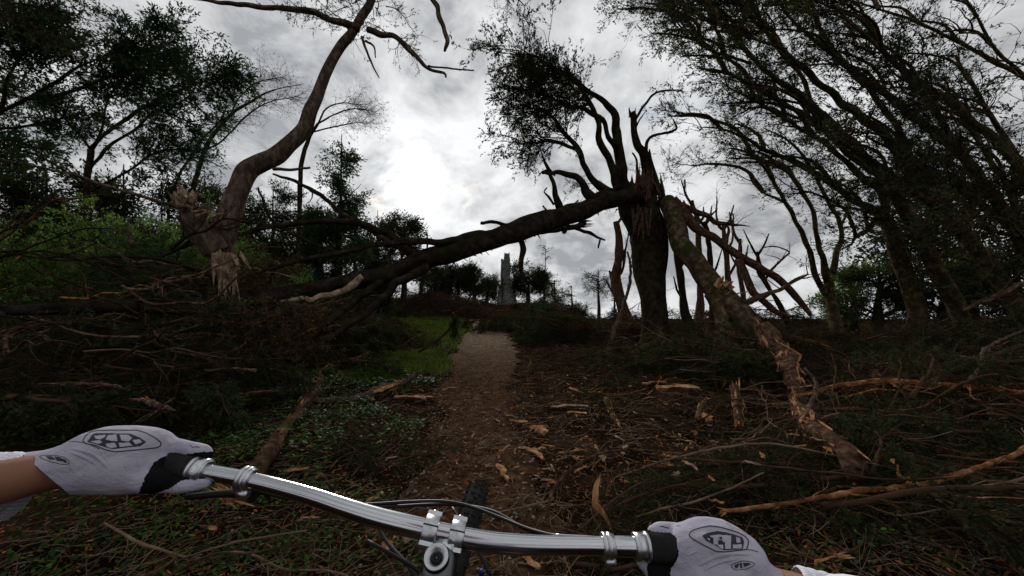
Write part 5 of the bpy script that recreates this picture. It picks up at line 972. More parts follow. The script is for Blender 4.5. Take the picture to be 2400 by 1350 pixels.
for a, s in ((580, 1), (1425, -1)):
    mb = MB(); ring(mb, a-5, .0045, .0152); ring(mb, a+6, .0045, .0152); ring(mb, a, .012, .0136)
    c, d, _ = onbar(a); up = np.array([0, -.35, -.94]); q = c+up*.016
    tube(mb, np.array([q-d*.006, q+d*.006]), np.array([.006, .006]), 10, raw=True); part('lever_clamp', mb, 'alu_brushed')
    mb = MB(); q0 = c+np.array([0, .012, -.016]); tube(mb, [q0, q0+np.array([s*-.02, .03, -.02]), q0+np.array([-s*.07, .05, -.03]), q0+np.array([-s*.12, .035, -.028])], [.008, .009, .006, .004], 8, .01); part('brake_lever', mb, 'black')
for a, b in ((300, 458), (1518, 1700)):
    mb = MB(); i0 = onbar(a+20 if a < 400 else a)[0]; i1 = onbar(b)[0]; n = 40; t = np.linspace(0, 1, n)[:, None]; pp = i0*(1-t)+i1*t
    rr = np.full(n, .0160)+.0008*(np.arange(n) % 2); rr[0] = rr[-1] = .0165; tube(mb, pp, rr, 20, raw=True); part('grip', mb, 'rubber')
# stem: two clamp bands, body back to the steerer, top cap
def boxy(mb, c, ex, ey, ez, sx, sy, sz, bev=.12):
    c = np.array(c); v = []
    for z in (-1, 1):
        for x, y in ((-1+bev, -1), (1-bev, -1), (1, -1+bev), (1, 1-bev), (1-bev, 1), (-1+bev, 1), (-1, 1-bev), (-1, -1+bev)): v.append(c+ex*x*sx+ey*y*sy+ez*z*sz)
    q = [(i, (i+1) % 8, 8+(i+1) % 8, 8+i) for i in range(8)]; v += [c-ez*sz, c+ez*sz]
    mb.add(v, [(16, (i+1) % 8, i) for i in range(8)]+[(17, 8+i, 8+(i+1) % 8) for i in range(8)], q)
st = P(1023, 1310, .44); st = np.array(st); cdir = np.array([0, -.42, .91])
for a in (1006, 1073):
    c, d, r = onbar(a); mb = MB(); n = 26; w = .0092
    fw = np.array([0, .8, .6]); fw = fw-d*fw.dot(d); fw /= np.linalg.norm(fw); up = np.cross(d, fw)
    tube(mb, np.array([c-d*w, c-d*(w-.0012), c+d*(w-.0012), c+d*w]), np.array([.0165, .0178, .0178, .0165]), n, raw=True)
    sc = part('stem_clamp', mb, 'alu_brushed')
    for s2 in (1, -1):
        mb = MB(); boxy(mb, c+fw*.0165*s2*.9+up*.001, d, up, fw, w*.98, .0075, .0055); sub('clamp_ear', mb, 'alu_brushed', sc, False)
    mb = MB(); q = c+fw*.0198; tube(mb, np.array([q, q+fw*.0036]), np.array([.0047, .0047]), 12, raw=True); sub('bolt', mb, 'alu', sc)
    mb = MB(); boxy(mb, c+np.array([0, 0, 0])-fw*.0015, d, up, fw, w*1.015, .0187, .0006, .02); sub('clamp_gap', mb, 'black', sc, False)
c, d, r = onbar(1040); mb = MB(); tube(mb, [c-np.array([0, .012, .012]), (c+st)/2-np.array([0, 0, .014]), st-np.array([0, 0, .03])], [.017, .020, .022], 18, .008); part('stem', mb, 'alu_dark')
mb = MB(); cc = c+np.array([0, -.014, -.004]); tube(mb, [cc+cdir*-.012, cc+cdir*.004], [.0145, .0135], 20, .004); part('stem_boss', mb, 'alu')
ex = np.array([1., 0, 0]); eyy = np.cross(cdir, ex)
def lathe(mb, c, ax, prof, sides=36):
    tube(mb, np.array([c+ax*h for r, h in prof]), np.array([r for r, h in prof]), sides, raw=True, cap=False)
def lathe2(mb, c, ax, prof, sides=36):
    u = np.cross(ax, [.3, .9, .1]); u /= np.linalg.norm(u); w = np.cross(ax, u); a = np.arange(sides)/sides*2*PI
    v = np.array([[c+ax*h+(u*math.cos(t)+w*math.sin(t))*r for t in a] for r, h in prof]).reshape(-1, 3); n = len(prof)
    i = np.arange(n-1)[:, None]*sides; j = np.arange(sides)[None]; k = (j+1) % sides; mb.add(v, None, np.stack([i+j, i+k, i+sides+k, i+sides+j], -1).reshape(-1, 4))
tc_ = st+cdir*.002; cdir2 = np.array([0.02, -.62, .78]); cdir2 /= np.linalg.norm(cdir2)
mb = MB(); lathe2(mb, tc_, cdir2, [(a_*.80, h_) for a_, h_ in [(.0178, -.012), (.0186, -.002), (.0186, .0015), (.0180, .0025)]]); cap = part('top_cap', mb, 'black')
mb = MB(); lathe2(mb, tc_, cdir2, [(a_*.80, h_) for a_, h_ in [(.0178, .0018), (.0172, .0040), (.0150, .0040), (.0115, .0020), (.0078, -.0010), (.0066, -.0018)]]); sub('cap_dish', mb, 'alu_brushed', cap)
mb = MB(); lathe2(mb, tc_, cdir2, [(a_*.80, h_) for a_, h_ in [(.0067, -.0017), (.0062, .0012), (.0045, .0016), (.0038, -.002), (.0001, -.0022)]], 18); sub('cap_bolt', mb, 'black', cap)
# steerer, head tube, fork
hub = np.array([-.213, .905, .362]); hd = np.array([-.20, .42, -.887]); hd /= np.linalg.norm(hd); s0 = st-np.array([0, 0, .03])
mb = MB(); lathe2(mb, s0, hd, [(.001, -.012), (.023, -.012), (.025, .0), (.025, .03), (.031, .035), (.031, .17), (.029, .18), (.001, .18)]); part('head_tube', mb, 'gloss')
crown = s0+hd*.20; mb = MB(); tube(mb, [crown+np.array([-.075, 0.01, -.01]), crown+np.array([-.03, 0, .008]), crown+np.array([.03, 0, .008]), crown+np.array([.075, 0.01, -.01])], [.022, .03, .03, .022], 14, .01); part('fork_crown', mb, 'gloss')
for s2 in (-1, 1):
    a = crown+np.array([.068*s2, .012, -.01]); e = hub+np.array([.058*s2, -.02, -.020*s2]); mb = MB(); tube(mb, np.array([a-hd*.025, a, a+(e-a)*.45, a+(e-a)*.46, a+(e-a)*.96, e]), np.array([.019, .0175, .0175, .024, .023, .018]), 16, raw=True); leg = part('fork_leg', mb, 'gloss')
    mb = MB(); q = a-hd*.026; tube(mb, np.array([q, q-hd*.010]), np.array([.016, .013]), 14, raw=True); sub('fork_cap', mb, 'blue', leg)
# front wheel
def wheel(c, ax, R0=.335, tr=.0285, knobs=True):
    ax = np.array(ax, float); ax /= np.linalg.norm(ax); u = np.cross(ax, [0, 0, 1.]); u /= np.linalg.norm(u); w = np.cross(u, ax); N = 90; root = tag(empty('wheel', bo)); root.parent = bike; root.location = (0, 0, 0)
    a = np.arange(N)/N*2*PI; rad = u[None]*np.cos(a)[:, None]+w[None]*np.sin(a)[:, None]
    def torus(R1, ra, rb, n=16):
        b = np.arange(n)/n*2*PI; v = c+rad[:, None]*(R1+ra*np.cos(b))[None, :, None]+ax*(rb*np.sin(b))[None, :, None]; i = np.arange(N)[:, None]; j = np.arange(n)[None]; i2 = (i+1) % N; j2 = (j+1) % n
        mb = MB(); mb.add(v.reshape(-1, 3), None, np.stack([i*n+j, i2*n+j, i2*n+j2, i*n+j2], -1).reshape(-1, 4)); return mb
    ty = sub('tyre', torus(R0, tr, tr*1.0), 'rubber', root); sub('rim', torus(R0-.034, .011, .014, 10), 'gloss', root)
    mb = MB(); tube(mb, np.array([c-ax*.05, c-ax*.03, c+ax*.03, c+ax*.05]), np.array([.012, .026, .026, .012]), 14, raw=True); sub('hub', mb, 'gloss', root)
    mb = MB()
    for k in range(28):
        t = k/28*2*PI; e = c+(u*math.cos(t)+w*math.sin(t))*(R0-.04); tube(mb, np.array([c+ax*.028*(-1)**k, e]), np.array([.001, .001]), 3, raw=True)
    sub('spokes', mb, 'alu', root)['kind'] = 'stuff'
    if knobs:
        # block knobs, four to a row, staggered; one shared mesh per kind
        def km(sx, sy, h):
            mb = MB(); boxy(mb, (0, 0, h/2-.002), ex, np.array([0, 1., 0]), np.array([0, 0, 1.]), sx, sy, h/2+.002, .18); return mb.mesh('tread_knob', M['rubber'], False)
        K1, K2 = km(.0052, .0048, .0048), km(.0044, .0062, .0050)
        for k in range(58):
            t0 = k/58*2*PI
            for bb, me, off in ((.30, K1, 0), (-.30, K1, 0), (.95, K2, .5), (-.95, K2, .5), (.0, K1, .5)):
                if bb == 0 and k % 2: continue
                t = t0+off/58*2*PI; rr = u*math.cos(t)+w*math.sin(t); tg = -u*math.sin(t)+w*math.cos(t); n_ = rr*math.cos(bb)+ax*math.sin(bb); pos = c+rr*R0+n_*tr
                z = n_; x = np.cross(tg, z); m4 = Matrix(((x[0], tg[0], z[0], pos[0]-bo[0]), (x[1], tg[1], z[1], pos[1]-bo[1]), (x[2], tg[2], z[2], pos[2]-bo[2]), (0, 0, 0, 1)))
                if c[1] < 0: continue
                o = bpy.data.objects.new('tread_knob', me); C.objects.link(o); o.parent = root; o.matrix_local = m4
    return root

def sub(name, mb, m, parent, smooth=True): return mb.build(name, M[m], parent, smooth, origin=bo)
wheel(hub, (1, -.062, -.35), tr=.028, R0=.352); wheel(np.array([-.16, -.36, .368]), (1, 0, -.2), knobs=False)
# frame behind the camera
bb_ = np.array([-.10, .08, .34]); seat = np.array([-.10, -.22, .80]); hu, hl = s0+hd*.05, s0+hd*.15
for nm, a, b, r in (('top_tube', hu, seat-np.array([0, -.02, .1]), .019), ('down_tube', hl, bb_, .024), ('seat_tube', bb_, seat, .017), ('seat_stay', seat-np.array([0, 0, .12]), np.array([-.16, -.36, .37]), .008), ('seat_stay', seat-np.array([0, 0, .12]), np.array([-.04, -.36, .37]), .008), ('chain_stay', bb_, np.array([-.16, -.36, .37]), .01), ('chain_stay', bb_, np.array([-.04, -.36, .37]), .01)):
    mb = MB(); tube(mb, np.array([a, (a+b)/2, b]), np.array([r, r, r]), 12, raw=True); part(nm, mb, 'gloss')
mb = MB(); tube(mb, [seat+np.array([0, -.14, .04]), seat+np.array([0, -.06, .05]), seat+np.array([0, .06, .045]), seat+np.array([0, .14, .035])], [.055, .065, .03, .02], 12, .02, flat=.4); part('saddle', mb, 'black')
for s2 in (-1, 1):
    mb = MB(); e = bb_+np.array([s2*.07, s2*.17, 0]); tube(mb, np.array([bb_+np.array([s2*.05, 0, 0]), e]), np.array([.011, .010]), 8, raw=True); cr_ = part('crank', mb, 'black'); mb = MB(); boxy(mb, e+np.array([s2*.06, 0, 0]), ex, np.array([0, 1., 0]), np.array([0, 0, 1.]), .05, .05, .008); sub('pedal', mb, 'black', cr_, False)
# brake hoses and gear cable
def cable(pts, R, m='black', name='brake_hose'):
    mb = MB(); L = px([(a, b, y, 0) for a, b, y in pts])[0]; tube(mb, L, [R]*len(L), 8, .008); part(name, mb, m)
cable([(585, 1148, .50), (640, 1160, .53), (720, 1174, .56), (800, 1184, .59), (880, 1181, .61), (960, 1176, .62), (1040, 1175, .62), (1100, 1186, .61), (1170, 1212, .58), (1240, 1240, .54), (1320, 1262, .50), (1420, 1292, .478)], .0026)
cable([(1420, 1265, .50), (1330, 1258, .51), (1240, 1243, .55), (1160, 1200, .60), (1090, 1185, .63), (1030, 1182, .63), (950, 1186, .62), (880, 1195, .60), (900, 1260, .56), (960, 1330, .52), (1000, 1400, .5)], .0027, name='gear_cable')
cable([(1300, 1253, .492), (1380, 1257, .492), (1440, 1262, .492), (1500, 1272, .492)], .0011, 'alu', 'cable_end')
cable([(1060, 1190, .64), (1090, 1240, .60), (1120, 1290, .58), (1150, 1350, .56)], .0026, name='brake_hose')
cable([(860, 1268, .50), (920, 1300, .50), (980, 1340, .50), (1010, 1400, .5)], .0024, name='brake_hose')
mb = MB(); c = np.array(P(1128, 1335, .55)); tube(mb, np.array([c, c+np.array([.0, .0, -.008])]), np.array([.0035, .0035]), 12, raw=True); part('blue_dial', mb, 'blue')

# ------------------------------------------------------------------ rider: body, gloves, sleeves
M['skin'] = mat('tanned_skin', [(.20, .085, .05), (.29, .135, .08)], 6, .55, .25, 260, bdist=.0015)
M['glove'] = mat('pale_lilac_white_glove_fabric', [(.30, .285, .35), (.46, .44, .52)], 14, .9, 1, 45, stretch=(1, 1, 1.6), bdist=.004)
M['glove_black'] = mat('black_glove_palm_and_shade', [(.006, .006, .007), (.012, .012, .013)], 60, .8, .4, 300, bdist=.001)
M['sleeve'] = mat('white_jersey_knit', [(.60, .60, .68), (.72, .72, .78)], 8, .9, .8, 60, stretch=(1, 1, 1), bdist=.003)
M['print'] = mat('black_glove_print', [(.008, .006, .014), (.014, .011, .02)], 20, .5)
M['print_grey'] = mat('grey_glove_print', [(.34, .33, .40), (.42, .41, .46)], 20, .6)
M['trouser'] = mat('dark_riding_trousers', [(.02, .02, .024), (.035, .035, .04)], 6, .9)
def blobs(chains, voxel, smooth, name, mats, parent, factor=.5):
    """union of tapered round chains -> one continuous remeshed surface"""
    mb = MB()
    for pts, rad in chains:
        p, r = resample(pts, rad, min(.012, max(.004, min(rad)*.5)))
        d0 = (p[0]-p[1])/np.linalg.norm(p[0]-p[1]); d1 = (p[-1]-p[-2])/np.linalg.norm(p[-1]-p[-2]); th = np.linspace(0, PI/2, 6)[1:]
        a = np.array([p[0]+d0*r[0]*math.sin(t) for t in th][::-1]); ar = np.array([r[0]*max(.02, math.cos(t)) for t in th][::-1])
        b = np.array([p[-1]+d1*r[-1]*math.sin(t) for t in th]); b_r = np.array([r[-1]*max(.02, math.cos(t)) for t in th])
        tube(mb, np.vstack([a, p, b]), np.concatenate([ar, r, b_r]), 18, raw=True)
    o = bpy.data.objects.new('tmp', mb.mesh('tmp', M['skin'])); C.objects.link(o)
    m = o.modifiers.new('r', 'REMESH'); m.mode = 'VOXEL'; m.voxel_size = voxel; m.use_smooth_shade = True
    m = o.modifiers.new('s', 'SMOOTH'); m.factor = factor; m.iterations = smooth
    dg = bpy.context.evaluated_depsgraph_get(); me = bpy.data.meshes.new_from_object(o.evaluated_get(dg)); bpy.data.objects.remove(o)
    me.name = name; me.materials.clear()
    for x in mats: me.materials.append(M[x])
    o = bpy.data.objects.new(name, me); C.objects.link(o)
    if parent: o.parent = parent
    me.polygons.foreach_set('use_smooth', np.ones(len(me.polygons), bool)); return o
V = lambda *a: Vector(a)
wl = P(110, 1107, .462); wr = P(1835, 1390, .455); el = V(-.70, .17, .99); er = V(.56, .12, .93); shl = V(-.21, -.16, 1.28); shr = V(.21, -.16, 1.28)
hl_, hr_ = P(230, 1085, .475), P(1690, 1315, .475)
person = blobs([([V(0, -.52, .92), V(0, -.40, 1.02), V(0, -.26, 1.16), V(0, -.20, 1.27)], [.14, .13, .125, .09]),
                ([shl, V(0, -.20, 1.28), shr], [.062, .085, .062]), ([V(0, -.20, 1.3), V(0, -.15, 1.42)], [.058, .055]), ([V(0, -.15, 1.47), V(0, -.10, 1.53), V(0, -.10, 1.58)], [.075, .088, .085]),
                ([V(0, -.03, 1.50), V(0, -.005, 1.505)], [.02, .014]), ([V(-.085, -.11, 1.53), V(-.09, -.115, 1.56)], [.014, .016]), ([V(.085, -.11, 1.53), V(.09, -.115, 1.56)], [.014, .016]),
                ([shl, el, wl, hl_], [.052, .040, .0235, .026]), ([shr, er, wr, hr_], [.052, .040, .0245, .026]),
                ([V(-.09, -.5, .9), V(-.16, -.12, .64), V(-.17, -.17, .3)], [.09, .062, .042]), ([V(.09, -.5, .9), V(.06, -.02, .75), V(.02, .16, .42)], [.09, .062, .042]),
                ([V(-.17, -.17, .3), V(-.17, -.04, .22)], [.04, .035]), ([V(.02, .16, .42), V(.02, .30, .36)], [.04, .035])], .009, 3, 'person', ['skin'], None)
tag(person, 'rider in white gloves and white jersey gripping the handlebar with both hands', 'person')
blobs([([V(0, -.56, .90), V(0, -.40, 1.02), V(0, -.26, 1.16), V(0, -.215, 1.27)], [.155, .142, .136, .10]), ([shl, V(0, -.21, 1.28), shr], [.075, .095, .075]),
       ([shl, el, el.lerp(P(-62, 1138, .455), .9)], [.066, .056, .043]), ([shr, er, er.lerp(P(1955, 1435, .43), .95)], [.066, .056, .040])], .010, 3, 'jersey', ['sleeve'], person)
blobs([([V(-.09, -.52, .9), V(-.16, -.12, .64), V(-.17, -.16, .34)], [.115, .075, .055]), ([V(.09, -.52, .9), V(.06, -.02, .75), V(.02, .15, .46)], [.115, .075, .055])], .01, 3, 'trousers', ['trouser'], person)
blobs([([V(-.17, -.2, .24), V(-.17, -.03, .20)], [.045, .04]), ([V(.02, .12, .38), V(.02, .30, .34)], [.045, .04])], .008, 2, 'shoes', ['black'], person)
blobs([([V(0, -.19, 1.58), V(0, -.10, 1.615), V(0, -.02, 1.59)], [.09, .105, .085])], .008, 2, 'helmet', ['glove_black'], person)
# ribbed cuffs of the sleeves
def cuff(a, b, r0, r1, n=46):
    a = np.array(a); b = np.array(b); mb = MB(); k = 26; t = np.linspace(0, 1, k); d = b-a; L = np.linalg.norm(d); d /= L; u = np.cross(d, [0, 0, 1.]); u /= np.linalg.norm(u); w = np.cross(d, u); th = np.arange(n*4)/(n*4)*2*PI
    rr = (r0+(r1-r0)*t)*(1+.015*np.sin(t*40)); rr[-1] *= .90; rr[-2] *= .97; v = a+d*(t*L)[:, None, None]+(u*np.cos(th)[:, None]+w*np.sin(th)[:, None])[None]*(rr[:, None]*(1+.022*np.sin(th*n)[None]*np.where(t > .25, 1, t*4)[:, None])*(1+.03*np.sin(th*3+t[:, None]*9)))[..., None]
    m = len(th); i = np.arange(k-1)[:, None]*m; j = np.arange(m)[None]; jj = (j+1) % m; mb.add(v.reshape(-1, 3), None, np.stack([i+j, i+jj, i+m+jj, i+m+j], -1).reshape(-1, 4)); o = mb.build('sleeve_cuff', M['sleeve'], person); o.location = (0, 0, 0)
cuff(P(-150, 1152, .43), P(32, 1142, .446), .040, .0365)
cuff(P(2060, 1478, .42), P(1868, 1398, .448), .036, .033)
def pxc(pts): return [P(a, b, y) for a, b, y, r in pts], [r/FPX*y for a, b, y, r in pts]
def inpoly(x, y, poly):
    c = False; j = len(poly)-1
    for i in range(len(poly)):
        if (poly[i][1] > y) != (poly[j][1] > y) and x < (poly[j][0]-poly[i][0])*(y-poly[i][1])/(poly[j][1]-poly[i][1])+poly[i][0]: c = not c
        j = i
    return c
def proj(co):
    s = co[1]*CT+(co[2]-CAMZ)*ST; return 1200+co[0]/s*FPX, 675-(-co[1]*ST+(co[2]-CAMZ)*CT)/s*FPX
LH = blobs([pxc(c) for c in (
    [(15, 1112, .456, 43), (98, 1104, .462, 45), (150, 1096, .468, 52), (200, 1083, .475, 64), (240, 1076, .48, 71), (290, 1074, .485, 70), (330, 1076, .487, 68)],
    [(20, 1116, .456, 38), (110, 1112, .462, 40), (200, 1106, .465, 46), (300, 1100, .47, 52), (345, 1104, .475, 46)],
    [(300, 1048, .495, 44), (350, 1050, .505, 34), (400, 1050, .505, 22), (440, 1054, .50, 18), (474, 1060, .497, 17), (482, 1065, .497, 14)],
    [(290, 1060, .51, 36), (330, 1075, .535, 22), (345, 1110, .53, 19), (352, 1128, .505, 17)],
    [(250, 1060, .51, 34), (270, 1075, .535, 21), (280, 1110, .53, 18), (290, 1128, .505, 17)],
    [(215, 1065, .505, 30), (225, 1080, .525, 18), (235, 1108, .52, 16), (240, 1126, .50, 15)],
    [(310, 1108, .468, 38), (350, 1122, .465, 30), (400, 1132, .468, 20), (445, 1136, .474, 16), (482, 1132, .478, 12)],
    [(340, 1090, .485, 48), (390, 1100, .492, 40), (420, 1104, .495, 34)])], .0016, 7, 'glove', ['glove', 'glove_black'], person)
RH = blobs([pxc(c) for c in (
    [(1815, 1392, .455, 50), (1770, 1370, .462, 62), (1730, 1335, .47, 76), (1690, 1312, .478, 80), (1650, 1305, .482, 76), (1620, 1305, .484, 66)],
    [(1700, 1360, .46, 70), (1640, 1370, .465, 66), (1600, 1375, .468, 50)],
    [(1690, 1275, .495, 46), (1640, 1268, .505, 38), (1600, 1262, .505, 30), (1570, 1252, .50, 24), (1545, 1246, .495, 19), (1533, 1247, .494, 14)],
    [(1660, 1285, .51, 36), (1620, 1300, .535, 22), (1610, 1335, .53, 19), (1608, 1350, .505, 17)],
    [(1710, 1290, .51, 34), (1690, 1305, .535, 21), (1680, 1335, .53, 18), (1672, 1352, .505, 17)],
    [(1600, 1370, .468, 40), (1560, 1355, .47, 28), (1525, 1332, .475, 20), (1508, 1322, .478, 13)],
    [(1610, 1310, .488, 54), (1570, 1310, .492, 46), (1550, 1308, .494, 36)])], .0016, 7, 'glove', ['glove', 'glove_black'], person)
bmx = bmesh.new(); bmx.from_mesh(LH.data); a_ = P(47, 1060, .46); b_ = P(152, 1150, .46); nn = (b_-a_).cross(P(100, 1105, .60)-a_).normalized(); nn = nn if nn.x < 0 else -nn
bmesh.ops.bisect_plane(bmx, geom=bmx.verts[:]+bmx.edges[:]+bmx.faces[:], plane_co=a_, plane_no=nn, clear_outer=True); bmx.to_mesh(LH.data); bmx.free()
LB = [(322, 1162), (340, 1120), (352, 1098), (362, 1082), (385, 1070), (405, 1068), (425, 1066), (470, 1060), (500, 1058), (520, 1100), (505, 1122), (452, 1122), (425, 1127), (408, 1138), (395, 1146), (378, 1152), (350, 1162)]
RB = [(1505, 1241), (1524, 1243), (1545, 1251), (1556, 1262), (1572, 1270), (1584, 1276), (1591, 1292), (1588, 1310), (1580, 1324), (1572, 1335), (1570, 1362), (1520, 1362), (1516, 1330), (1519, 1316), (1490, 1300)]
for o, poly in ((LH, LB), (RH, RB)):  # black palm material; the shade between index and thumb is coloured in with it
    me = o.data
    for p_ in me.polygons:
        x, y = proj(p_.center)
        if inpoly(x, y, poly): p_.material_index = 1
# printed lines, letters and emblem shapes laid on the backs of the gloves
def skinproj(bvh, x, y, off=.0006):
    o = cam.location; d = (P(x, y, 1.0)-o).normalized(); h = bvh.ray_cast(o, d); return (h[0]-d*off) if h[0] is not None else None
def stroke(o, bvh, name, pts, w, m='print', closed=False, off=.0004):
    if closed: pts = pts+[pts[0]]
    pts = np.array(pts, float)
    if closed:
        e = np.vstack([pts[-2], pts, pts[1]])
    else: e = np.vstack([2*pts[0]-pts[1], pts, 2*pts[-1]-pts[-2]])
    out = []
    for i in range(len(pts)-1):
        n = max(2, int(np.linalg.norm(pts[i+1]-pts[i])/2)); t = np.linspace(0, 1, n, endpoint=False)[:, None]; p0, p1, p2, p3 = e[i:i+4]
        out.append(.5*((2*p1)+(-p0+p2)*t*.6+p1*0+((2*p0-5*p1+4*p2-p3)*t**2+(-p0+3*p1-3*p2+p3)*t**3)*.6+0) if False else p1+(p2-p1)*t)
    out.append(pts[-1:]); q = np.vstack(out); 
    for _ in range(2):   # soften corners
        q[1:-1] = (q[:-2]+2*q[1:-1]+q[2:])/4
    L, R = [], []; d = np.gradient(q, axis=0); d /= np.linalg.norm(d, axis=1)[:, None]+1e-9
    mb = MB(); rows = []
    for (x, y), (dx, dy) in zip(q, d):
        a = skinproj(bvh, x-dy*w/2, y+dx*w/2, off); b = skinproj(bvh, x+dy*w/2, y-dx*w/2, off)
        if a is None or b is None: continue
        rows.append((tuple(a), tuple(b)))
    if len(rows) < 2: return
    v = np.array(rows).reshape(-1, 3); n = len(rows); mb.add(v, None, [(2*i, 2*i+1, 2*i+3, 2*i+2) for i in range(n-1)]); return mb
def fill(bvh, poly, off, st_=1.0):
    xs_ = np.arange(min(p[0] for p in poly), max(p[0] for p in poly), st_); ys_ = np.arange(min(p[1] for p in poly), max(p[1] for p in poly), st_); v = []; q = []
    for x in xs_:
        for y in ys_:
            if inpoly(x+st_/2, y+st_/2, poly):
                c_ = [skinproj(bvh, x+a, y+b, off) for a, b in ((0, 0), (st_, 0), (st_, st_), (0, st_))]
                if None in c_: continue
                q.append(tuple(range(len(v), len(v)+4))); v += [tuple(k) for k in c_]
    mb = MB()
    if v: mb.add(v, None, q)
    return mb
def emblem(o, z, items):
    dg = bpy.context.evaluated_depsgraph_get(); bm = bmesh.new(); bm.from_mesh(o.data); bvh = BVHTree.FromBMesh(bm); bm.free()
    T = lambda pts: [(z[0]+a/z[2], z[1]+b/z[2]) for a, b in pts]
    for kind, nm, pts, w, m, off in items:
        mb = fill(bvh, T(pts), off) if kind == 'f' else stroke(o, bvh, nm, T(pts), w, m, kind == 'c', off)
        if mb and mb.v:
            x = mb.build(nm, M[m], o); x.location = (0, 0, 0)
emblem(RH, (1440, 1170, 6.0), [
    ('c', 'logo_outline', [(1048, 510), (1070, 462), (1120, 428), (1230, 396), (1345, 374), (1480, 390), (1620, 430), (1740, 466), (1850, 530), (1888, 580), (1880, 640), (1860, 706), (1720, 722), (1560, 742), (1430, 735), (1280, 660), (1110, 565)], 2.6, 'print', .0005),
    ('f', 'logo_field', [(1230, 515), (1300, 475), (1440, 446), (1560, 462), (1700, 500), (1800, 535), (1826, 600), (1806, 700), (1680, 712), (1540, 716), (1440, 660), (1300, 590)], 0, 'print', .0004),
    ('f', 'letter', [(1345, 512), (1462, 498), (1462, 640), (1395, 636), (1395, 545), (1350, 530)], 0, 'glove', .0011),
    ('f', 'letter', [(1462, 498), (1640, 510), (1640, 600), (1560, 604), (1520, 600), (1520, 575), (1462, 575)], 0, 'glove', .0011),
    ('f', 'letter', [(1555, 600), (1640, 598), (1640, 700), (1555, 702)], 0, 'glove', .0011),
    ('f', 'letter', [(1710, 530), (1765, 545), (1775, 610), (1720, 612)], 0, 'glove', .0011),
    ('f', 'letter', [(1665, 640), (1790, 632), (1790, 690), (1665, 694)], 0, 'glove', .0011),
    ('f', 'letter', [(1440, 640), (1530, 640), (1530, 700), (1500, 690)], 0, 'print_grey', .0011),
    ('f', 'letter', [(1300, 545), (1345, 552), (1345, 590)], 0, 'print_grey', .0011),
    ('f', 'letter_eye', [(1478, 528), (1515, 528), (1515, 566), (1478, 566)], 0, 'print', .0017),
    ('s', 'seam', [(1860, 706), (1940, 716), (2020, 742)], 1.8, 'print', .0005),
    ('s', 'finger_mark', [(645, 378), (690, 386), (725, 398), (765, 406)], 2.2, 'print', .0005), ('s', 'finger_mark', [(870, 368), (935, 376)], .9, 'print', .0005),
    ('c', 'cuff_logo', [(1640, 930), (1690, 900), (1790, 868), (1880, 872), (1960, 895), (1980, 915), (1930, 950), (1850, 985), (1700, 998), (1672, 980)], 1.6, 'print', .0005),
    ('f', 'cuff_letter', [(1690, 925), (1740, 905), (1760, 905), (1730, 970), (1695, 975)], 0, 'print', .0006), ('f', 'cuff_letter', [(1765, 895), (1790, 890), (1800, 965), (1770, 968)], 0, 'print', .0006), ('f', 'cuff_letter', [(1810, 895), (1900, 895), (1920, 915), (1830, 955)], 0, 'print', .0006),
    ('f', 'cuff_patch', [(1650, 1000), (1850, 992), (1760, 1080), (1640, 1080)], 0, 'print_grey', .0004)])
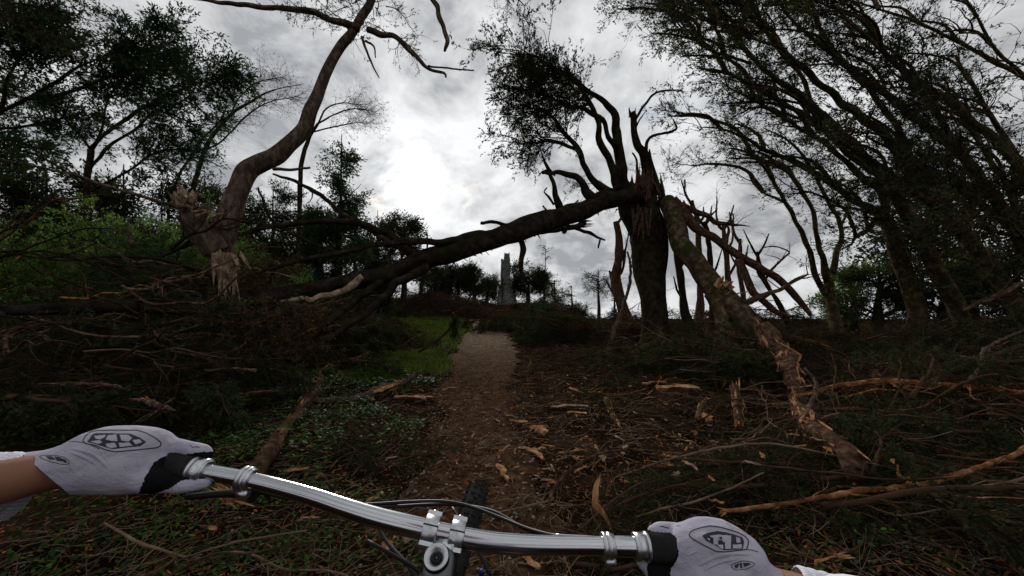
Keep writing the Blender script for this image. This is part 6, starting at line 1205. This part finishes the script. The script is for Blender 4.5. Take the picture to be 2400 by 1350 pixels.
emblem(LH, (0, 960, 4.2857), [
    ('c', 'logo_outline', [(832, 310), (860, 262), (910, 222), (970, 210), (1120, 205), (1380, 206), (1480, 238), (1570, 290), (1622, 335), (1612, 365), (1580, 382), (1400, 402), (1160, 424), (1060, 405), (960, 360), (850, 338)], 2.6, 'print', .0005),
    ('f', 'logo_field', [(875, 325), (925, 250), (960, 236), (1300, 240), (1400, 278), (1468, 325), (1410, 366), (1280, 380), (1130, 396), (1060, 378), (960, 345)], 0, 'print', .0004),
    ('f', 'letter', [(945, 262), (1060, 252), (1055, 275), (1010, 300), (960, 292)], 0, 'glove', .0011), ('f', 'letter', [(900, 318), (1000, 305), (1030, 330), (985, 345)], 0, 'glove', .0011),
    ('f', 'letter', [(1085, 255), (1170, 250), (1180, 318), (1110, 312), (1060, 300)], 0, 'glove', .0011), ('f', 'letter', [(1200, 252), (1290, 254), (1330, 285), (1290, 320), (1220, 310)], 0, 'glove', .0011),
    ('f', 'letter', [(1060, 345), (1150, 330), (1175, 375), (1120, 388), (1075, 372)], 0, 'glove', .0011), ('f', 'letter', [(1190, 335), (1300, 330), (1330, 362), (1205, 375)], 0, 'glove', .0011), ('f', 'letter', [(1330, 305), (1400, 298), (1430, 325), (1360, 350)], 0, 'glove', .0011),
    ('s', 'seam', [(650, 318), (740, 320), (832, 328), (900, 350), (1000, 395)], 1.8, 'print', .0005),
    ('s', 'finger_mark', [(1905, 355), (1930, 370), (1925, 380), (1960, 378)], 1.2, 'print', .0005), ('s', 'finger_mark', [(1960, 372), (2005, 378)], 1.8, 'print', .0005),
    ('c', 'cuff_logo', [(395, 470), (430, 458), (560, 458), (640, 478), (700, 520), (690, 548), (620, 552), (500, 520), (420, 490)], 1.5, 'print', .0005),
    ('f', 'cuff_letter', [(455, 468), (520, 468), (560, 500), (500, 505)], 0, 'print', .0006), ('f', 'cuff_letter', [(545, 468), (600, 476), (640, 520), (570, 515)], 0, 'print', .0006), ('f', 'cuff_letter', [(610, 485), (660, 505), (680, 535), (640, 530)], 0, 'print', .0006),
    ('f', 'cuff_patch', [(500, 540), (700, 560), (690, 622), (600, 610)], 0, 'print_grey', .0004)])
# folds in the glove fabric: shallow ridges
def fold(o, pts, r):
    dg = bpy.context.evaluated_depsgraph_get(); bm = bmesh.new(); bm.from_mesh(o.data); bvh = BVHTree.FromBMesh(bm); bm.free(); h = [skinproj(bvh, a, b, -r*.35) for a, b in pts]; h = [k for k in h if k is not None]
    if len(h) > 2:
        mb = MB(); n = len(h); tube(mb, h, [r*.15]+[r]*(n-2)+[r*.15], 10, .003, cap=False); x = mb.build('fabric_fold', M['glove'], o); x.location = (0, 0, 0)
for pts, r in (([(150, 1050), (190, 1055), (225, 1068), (250, 1090), (262, 1108)], .0022), ([(130, 1052), (180, 1064), (215, 1080), (240, 1102)], .002), ([(290, 1078), (296, 1095), (298, 1112)], .0014), ([(318, 1074), (325, 1090), (326, 1108)], .0014), ([(345, 1068), (340, 1082), (336, 1095)], .0012)): fold(LH, pts, r)
for pts, r in (([(1615, 1345), (1650, 1318), (1690, 1302), (1730, 1298), (1770, 1302)], .0024), ([(1640, 1345), (1670, 1325), (1710, 1312), (1750, 1310)], .002), ([(1592, 1300), (1610, 1285), (1625, 1276)], .0013), ([(1594, 1315), (1620, 1298), (1640, 1290)], .0015), ([(1580, 1330), (1600, 1318), (1625, 1310)], .0013)): fold(RH, pts, r)
